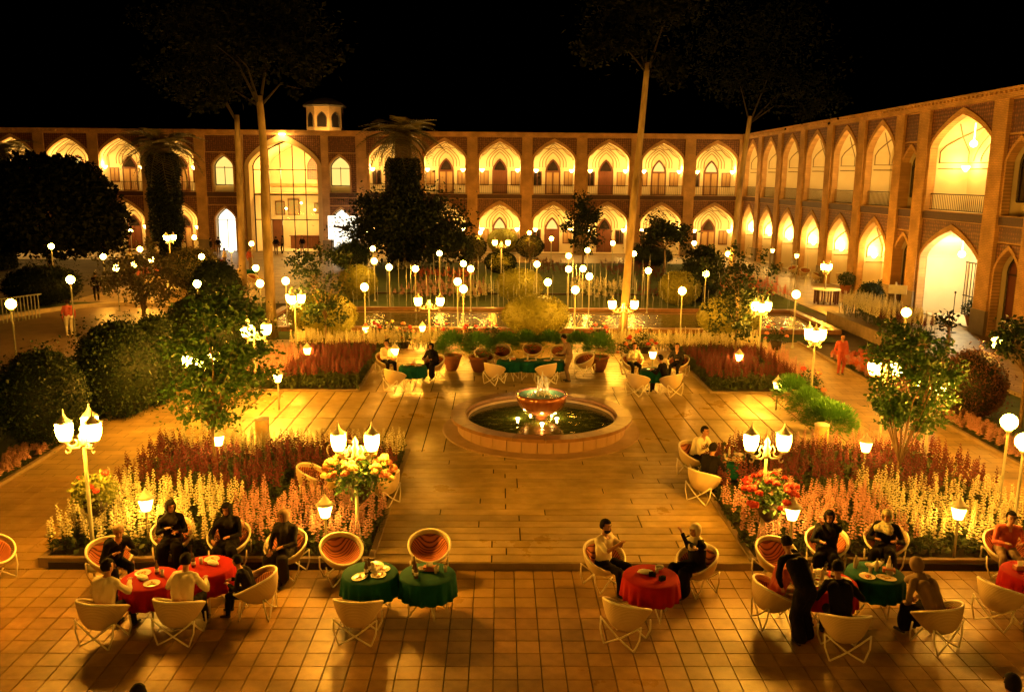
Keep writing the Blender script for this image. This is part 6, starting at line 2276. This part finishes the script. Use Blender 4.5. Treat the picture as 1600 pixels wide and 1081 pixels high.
# standing people
x, y = G(889, 596, ZT)
person(x, y, ZT, PI / 2 - .1, 'waiter in brown clothes standing and bowing over the centre back table', 'standing people on the terrace', pose='stand', lean=.28, top='cl_brown', legs='cl_brown', hands=((-.10, .42, 1.05), (.10, .42, 1.02)), look=(0, .6))
x, y = G(1254, 1006, 0)
person(x, y, 0, .35, 'waiter in black standing beside the crowded red table with his back to the camera', 'standing people on the plaza', pose='stand', lean=.85, s=.95, skirt=True, top='cl_black', legs='cl_black', hands=((-.14, .46, .86), (.16, .44, .86)), look=(0, .4))
x, y = G(1312, 585, 0)
person(x, y, 0, PI, 'figure in bright red walking on the right path', None, pose='stand', top='cl_red', legs='cl_red', hands=((-.20, .05, .84), (.20, .0, .84)), vox=.022, s=.93)
x, y = G(110, 530, 0)
person(x, y, .1, .6, 'person in orange walking on the dark round drive', None, pose='stand', top='cl_red', legs='cl_cream', hands=((-.24, .05, .84), (.24, .0, .84)), vox=.022)
x, y = G(152, 470, 0)
person(x, y, 0, .6, 'dark figure standing at the far edge of the round drive', None, pose='stand', top='cl_black', legs='cl_black', hands=((-.24, .05, .84), (.24, .0, .84)), vox=.025)
x, y = G(214, 1070, 1.50)
person(x, y, 0, .1, 'dark haired head poking in at the bottom edge, left', None, pose='stand', top='cl_brown', legs='cl_black', hands=((-.24, .05, .84), (.24, .0, .84)))
x, y = G(1584, 1056, 1.48)
person(x, y, 0, .1, 'dark haired head poking in at the bottom right corner', None, pose='stand', top='cl_black', legs='cl_black', hands=((-.24, .05, .84), (.24, .0, .84)))
# crowd near the entrance: single people, each with its own place and clothes
protos = {}
for k, (px, py, tp, lb) in enumerate(((205, 418, 'cl_cream', 'person in pale clothes under the left arches'), (246, 405, 'cl_cream', 'person in pale clothes beside the ivy covered palm'), (288, 398, 'cl_cream', 'person in cream between the palm and the lit doorway'),
    (300, 412, 'cl_cream', 'person in cream before the lit white doorway'), (330, 395, 'cl_black', 'dark figure left of the lit white doorway'), (342, 393, 'cl_black', 'dark figure right against the lit white doorway'), (352, 415, 'cl_cream', 'person in cream below the lit white doorway'),
    (326, 425, 'cl_brown', 'person in brown at the edge of the crowd'), (391, 415, 'cl_red', 'person in a bright red top between the plane trunks'), (415, 400, 'cl_black', 'dark figure just left of the forked plane trunk'), (432, 392, 'cl_black', 'dark figure right of the forked plane trunk'),
    (448, 388, 'cl_brown', 'figure inside the glazed entrance'), (474, 390, 'cl_black', 'dark figure at the counter in the glazed entrance'), (500, 402, 'cl_cream', 'person in cream right of the entrance'), (275, 430, 'cl_cream', 'person in cream left of the conifer bushes'), (340, 440, 'cl_brown', 'person in brown before the first plane trunk'))):
    x, y = G(px, py + 6, 0)
    y = min(y, YB - 1.2); 
    if tp not in protos:
        p = person(x, y, 0, k * 1.3, lb, 'people near the entrance', pose='stand', top=tp, legs='cl_black' if k % 2 else 'cl_brown', hands=((-.2, .2, .95), (.24, .0, .84)), vox=.03)
        protos[tp] = p
        find_kids(p)
    else:
        p = copy_tree(protos[tp]); p.location = (x, y, 0); p.rotation_euler = (0, 0, k * 1.3); p['label'] = lb

# ================================================================ things on the tables
def plate_mesh(r, food, seed):
    mb = MB().lathe([(r * .5, 0), (r * .6, .004), (r * .95, .018), (r, .022), (r * .93, .020), (r * .6, .009), (0, .008)], 24)
    mb.mi = 1
    rr = random.Random(seed)
    for k in range(12):
        a, d = rr.uniform(0, 6.3), rr.uniform(0, r * .55)
        mb.ball((d * math.cos(a), d * math.sin(a), .013), rr.uniform(.012, .03), 6, 4, (1, 1, .5))
    return mb.mesh('plate', [M['plate'], M[food]], True)
def item(kind, tk, dx, dy, label, sc=1.0):
    x, y, z0 = TB[tk]
    loc = (x + dx * K, y + dy * K, z0 + .7295 * K); sc *= K
    gp = 'tableware on the tables'
    if kind in ('plate', 'oval', 'redplate'):
        me = cached(('pl', kind), lambda: plate_mesh(.135 if kind != 'oval' else .17, 'food_r' if kind == 'redplate' else 'food_y', len(kind)))
        o = link('plate', me, None, loc, rnd.uniform(0, 6), (sc, sc * (.7 if kind == 'oval' else 1), sc))
        return tag(o, label, 'plate', gp)
    if kind == 'bottle':
        def mk(): return MB().lathe([(.033, 0), (.036, .01), (.036, .13), (.030, .16), (.014, .20), (.013, .245), (.016, .25), (0, .252)], 14).mesh('bottle', M['bottle'], True)
        t = thing('bottle', label, 'bottle', loc, 0, gp, K)
        link('glass_body', cached(('bo',), mk), t)
        link('paper_label', cached(('bol',), lambda: MB().lathe([(.0368, .05), (.0368, .11)], 14).mesh('paper_label', M['paper'], True)), t)
        return t
    if kind == 'pale_bottle':
        def mk(): return MB().lathe([(.03, 0), (.034, .01), (.034, .12), (.026, .16), (.013, .20), (.013, .23), (0, .232)], 14).mesh('bottle', M['clear'], True)
        return tag(link('bottle', cached(('pb',), mk), None, loc, 0, K), label, 'bottle', gp)
    if kind == 'glass':
        def mk(): return MB().lathe([(.026, 0), (.034, .11), (.031, .11), (.024, .01), (0, .01)], 14).mesh('glass', M['clear'], True)
        return tag(link('glass', cached(('gl',), mk), None, loc, 0, K), label, 'glass', gp)
    if kind == 'napkins':
        t = thing('napkin_box', label, 'napkin box', loc, rnd.uniform(-.5, .5), gp, K)
        link('box', cached(('nb',), lambda: MB().box(0, 0, .035, .2, .11, .07).mesh('box', M['food_r'])), t)
        def mk():
            mb = MB()
            for k in range(5):
                a = -.6 + k * .3
                mb.add([(-.05 + k * .02, -.03, .07), (-.02 + k * .02, .03, .07), (math.sin(a) * .09, .02, .16), (math.sin(a) * .07, -.03, .15)], [(0, 1, 2, 3)])
            return mb.mesh('napkin', M['paper'])
        link('napkin', cached(('nk',), mk), t)
        return t
    if kind == 'cloth_bag':
        return tag(link('folded_napkin', cached(('fb',), lambda: noisy_ball(.13, .07, .035, (0, 0, .035), amp=.06).mesh('folded_napkin', M['paper'], True)), None, loc, rnd.uniform(-1, 1), K), label, 'napkin', gp)
    if kind == 'bowl':
        def mk(): return MB().lathe([(.035, 0), (.05, .015), (.075, .05), (.07, .05), (.045, .02), (0, .018)], 18).mesh('bowl', M['plate'], True)
        return tag(link('bowl', cached(('bw',), mk), None, loc, 0, K), label, 'bowl', gp)
    if kind == 'camera':
        t = thing('camera_case', label, 'camera', loc, rnd.uniform(-.6, .6), gp, K)
        link('body', cached(('cb',), lambda: MB().box(0, 0, .035, .12, .05, .07).box(0, 0, .075, .04, .04, .02).mesh('body', M['cl_black'])), t)
        link('lens', cached(('cl_',), lambda: MB().tube([(0, .025, .035), (0, .065, .035)], .024, 12).mesh('lens', M['darkglass'])), t)
        return t
IT = [
 ('oval', 'gL', -.14, -.20, 'oval plate with leftovers at the near left of the left green table'), ('redplate', 'gL', .20, .10, 'plate of red food at the right of the left green table'),
 ('plate', 'gL', .16, -.12, 'plate with leftovers at the near right of the left green table'), ('oval', 'gL', .08, .26, 'large oval plate at the back of the left green table'),
 ('bottle', 'gL', -.02, .04, 'dark bottle at the centre of the left green table'), ('bottle', 'gL', -.05, -.08, 'nearer dark bottle on the left green table'), ('glass', 'gL', .03, .12, 'glass behind the bottles on the left green table'), ('bowl', 'gL', .06, .02, 'small bowl between the plates on the left green table'),
 ('napkins', 'gR', .02, .14, 'napkin box with white napkins on the right green table'), ('bottle', 'gR', -.22, -.04, 'dark bottle with a label at the left of the right green table'), ('bottle', 'gR', -.24, .14, 'dark bottle at the back left of the right green table'), ('bottle', 'gR', -.18, -.16, 'nearest dark bottle on the right green table'),
 ('glass', 'gR', .16, .10, 'tall glass right of the napkins on the right green table'), ('glass', 'gR', .30, .08, 'single glass at the right edge of the right green table'), ('glass', 'gR', .14, .02, 'glass in front of the napkins on the right green table'), ('bowl', 'gR', -.10, .12, 'small bowl left of the napkins on the right green table'),
 ('cloth_bag', 'redC', -.08, .08, 'crumpled white napkin on the single red table'), ('camera', 'redC', .02, -.02, 'small black camera at the middle of the single red table'), ('camera', 'redC', .16, -.18, 'black case at the near right of the single red table'), ('glass', 'redC', .12, .10, 'glass at the right of the single red table'), ('bowl', 'redC', .20, .26, 'dark dish at the back of the single red table'),
 ('cloth_bag', 'redL2', .10, .06, 'folded white napkin on the right part of the left red tables'), ('glass', 'redL2', -.12, .10, 'glass on the right part of the left red tables'), ('bottle', 'redL2', -.20, -.04, 'bottle on the right part of the left red tables'), ('bottle', 'redL1', .06, .16, 'bottle at the back of the left part of the left red tables'), ('cloth_bag', 'redL1', -.10, -.04, 'crumpled napkin at the near left of the left red tables'), ('plate', 'redL1', -.18, .16, 'plate before the pale haired man'), ('glass', 'redL1', .18, .08, 'glass on the left part of the left red tables'),
 ('oval', 'redR', -.10, .16, 'oval plate of rice at the back of the crowded red table'), ('redplate', 'redR', .02, -.04, 'plate of red food at the middle of the crowded red table'), ('plate', 'redR', .26, .02, 'plate with meat at the right of the crowded red table'), ('plate', 'redR', .22, -.22, 'plate at the near right of the crowded red table'), ('pale_bottle', 'redR', -.22, .20, 'pale bottle at the back left of the crowded red table'), ('pale_bottle', 'redR', -.10, .02, 'pale bottle in the middle of the crowded red table'), ('glass', 'redR', -.24, .02, 'glass at the left of the crowded red table'), ('glass', 'redR', .04, .28, 'glass at the far edge of the crowded red table'), ('bowl', 'redR', -.16, -.14, 'small white bowl at the near left of the crowded red table'),
 ('pale_bottle', 'greenR', -.28, .18, 'pale bottle at the back left of the crowded green table'), ('pale_bottle', 'greenR', .04, .06, 'pale bottle in the middle of the crowded green table'), ('cloth_bag', 'greenR', .14, .26, 'rolled white towel at the back of the crowded green table'), ('oval', 'greenR', .08, -.24, 'oval plate with meat at the near edge of the crowded green table'), ('glass', 'greenR', -.10, -.02, 'glass left of the pale bottle on the crowded green table'), ('glass', 'greenR', -.20, .30, 'glass at the far edge of the crowded green table'), ('napkins', 'greenR', .24, .02, 'napkin box at the right of the crowded green table'), ('bowl', 'greenR', .20, -.10, 'white bowl beside the oval plate on the crowded green table'),
 ('plate', 'gM', .0, .0, 'plate at the middle of the table behind the right double lamp'), ('oval', 'gM', -.2, -.1, 'oval plate at the left of the table behind the right double lamp'), ('pale_bottle', 'gM', -.14, .2, 'pale bottle on the table behind the right double lamp'), ('bowl', 'gM', .12, .2, 'bowl at the back of the table behind the right double lamp'), ('redplate', 'gM', -.02, -.26, 'plate of red food at the near edge of the table behind the right double lamp'), ('glass', 'gM', -.28, .06, 'glass at the left of the table behind the right double lamp'),
 ('plate', 'bL', -.2, .05, 'plate at the left of the back left table'), ('plate', 'bL', .2, -.02, 'plate at the right of the back left table'), ('napkins', 'bL', .02, .12, 'napkin box on the back left table'), ('glass', 'bL', .1, -.1, 'glass on the back left table'),
 ('plate', 'bC1', -.2, .1, 'plate at the left end of the centre back tables'), ('napkins', 'bC1', .1, .1, 'napkin box on the left part of the centre back tables'), ('glass', 'bC1', 0, -.2, 'glass on the left part of the centre back tables'), ('plate', 'bC2', .1, -.1, 'plate at the middle of the centre back tables'), ('pale_bottle', 'bC2', -.1, .1, 'pale bottle at the middle of the centre back tables'), ('pale_bottle', 'bC3', 0, .1, 'pale bottle near the standing waiter'), ('plate', 'bC3', .2, -.05, 'plate at the right end of the centre back tables'), ('plate', 'bC3', -.15, -.15, 'plate before the waiter on the centre back tables'),
 ('plate', 'bR', -.1, 0, 'plate at the left of the back right table'), ('glass', 'bR', .1, .1, 'glass on the back right table'), ('plate', 'bR', .15, -.12, 'plate at the right of the back right table'),
 ('plate', 'redR', -.30, -.10, 'plate at the left edge of the crowded red table'), ('glass', 'redR', .12, -.28, 'glass at the near edge of the crowded red table'), ('bottle', 'redR', .14, .16, 'dark bottle at the back of the crowded red table'), ('cloth_bag', 'redR', -.02, .30, 'crumpled white napkin at the far edge of the crowded red table'), ('redplate', 'greenR', -.22, -.18, 'plate of red food at the near left of the crowded green table'), ('pale_bottle', 'greenR', .30, .16, 'pale bottle at the right of the crowded green table'), ('bowl', 'greenR', -.02, .22, 'small bowl behind the bottle on the crowded green table'),
 ('bottle', 'gM', .2, -.05, 'dark bottle at the right of the table behind the right double lamp'), ('plate', 'gM', .1, .3, 'plate at the far edge of the table behind the right double lamp'), ('glass', 'bC2', .2, .12, 'glass at the middle of the centre back tables'), ('bowl', 'bC1', -.05, .28, 'bowl at the far edge of the centre back tables'), ('redplate', 'bC2', -.12, -.2, 'plate of red food at the centre back tables'), ('plate', 'redL1', .12, -.22, 'plate before the person in a cream shirt seen from behind'), ('plate', 'redL2', .02, .24, 'plate before the woman in a black headscarf'),
 ('napkins', 'redF', -.15, .1, 'napkin box on the red table at the right edge')]
for it in IT: item(*it)

# more seats of the crowd between the round drive and the entrance
for k, (px, py, lb) in enumerate(((262, 425, 'pale chair left of the seated crowd by the palm'), (284, 440, 'pale chair below the globe lamp of the crowd'), (318, 412, 'pale chair right of the hanging globe by the crowd'), (340, 422, 'pale chair in the middle of the crowd'),
    (366, 428, 'pale chair beside the first plane trunk'), (396, 436, 'pale chair between the two plane trunks'), (250, 440, 'pale chair at the foot of the loose shrub'), (305, 425, 'pale chair before the globe by the column'))):
    x, y = G(px, py, .4)
    chair_at(x, y, 0, k * 2.1, lb, 'chairs of the crowd near the entrance')
    if k % 2 == 0:
        table_at(x + .9, y + .3, 0, 'red_cloth' if k % 4 else 'green_cloth', 'far table frame beside the ' + lb[5:], 'far cloth beside the ' + lb[5:])
# litter bins
for px, py, lb in ((410, 674, 'pale yellow cylindrical litter bin behind the left front flower bed'), (1283, 684, 'pale yellow cylindrical litter bin behind the right front flower bed')):
    x, y = G(px, py, ZT + .4)
    t = thing('litter_bin', lb, 'litter bin', (x, y, ZT), 0, 'litter bins')
    link('body', cached(('bin',), lambda: MB().lathe([(.15, 0), (.16, .04), (.16, .70), (.15, .72), (.13, .70), (.13, .1), (0, .1)], 24).mesh('body', M['rose_yellow'], True)), t)
    link('lid', cached(('binl',), lambda: MB().lathe([(.165, .70), (.17, .73), (.10, .76), (0, .77)], 24).mesh('lid', M['white'], True)), t)

# white backlit board with a dark bird shape near the entrance, and the sign before the gate
x, z = GY(537, 356, 71)
t = thing('lit_board', 'bright white lit board with a dark winged shape, right of the entrance', 'board', (x, 71, 0))
for s_ in (-1, 1): link('post', MB().box(s_, 0, z / 2, .08, .08, z).mesh('post', M['iron']), t)
link('panel', MB().box(0, 0, z, 2.5, .12, 1.9).mesh('panel', M['whitewin']), t)
mb = MB()
sh_ = [(-.9, .05), (-.45, .2), (-.1, .12), (0, .3), (.1, .12), (.45, .25), (.95, .1), (.5, .0), (.15, -.12), (.2, -.35), (0, -.22), (-.2, -.35), (-.12, -.1), (-.5, -.02)]
mb.add([(a, -.068, z + b_) for a, b_ in sh_], [tuple(range(len(sh_)))])
link('dark_shape', mb.mesh('dark_shape', M['iron']), t)
x, y = G(1395, 500, 0)
t = thing('sign_stand', 'pale blank sign board on a slim stand before the gate arch', 'sign', (x, y, 0), -.6)
link('post', MB().box(0, 0, .9, .07, .07, 1.8).box(0, 0, .03, .5, .4, .06).mesh('post', M['white']), t)
link('panel', MB().box(0.1, -.05, 1.45, .8, .05, .42).mesh('panel', M['white']), t)
t = thing('microphone_stand', 'thin dark stand before the bright gate arch', 'stand', (*GX(1480, 440, 19.6)[:0], 19.6, 36.6, 0))
link('pole', MB().tube([(0, 0, 0), (0, 0, 1.7)], .02, 6).lathe([(.2, 0), (.2, .03), (.02, .05)], 12).mesh('pole', M['iron']), t)
link('head', MB().ball((0, 0, 1.74), .05, 8, 6).mesh('head', M['iron']), t)
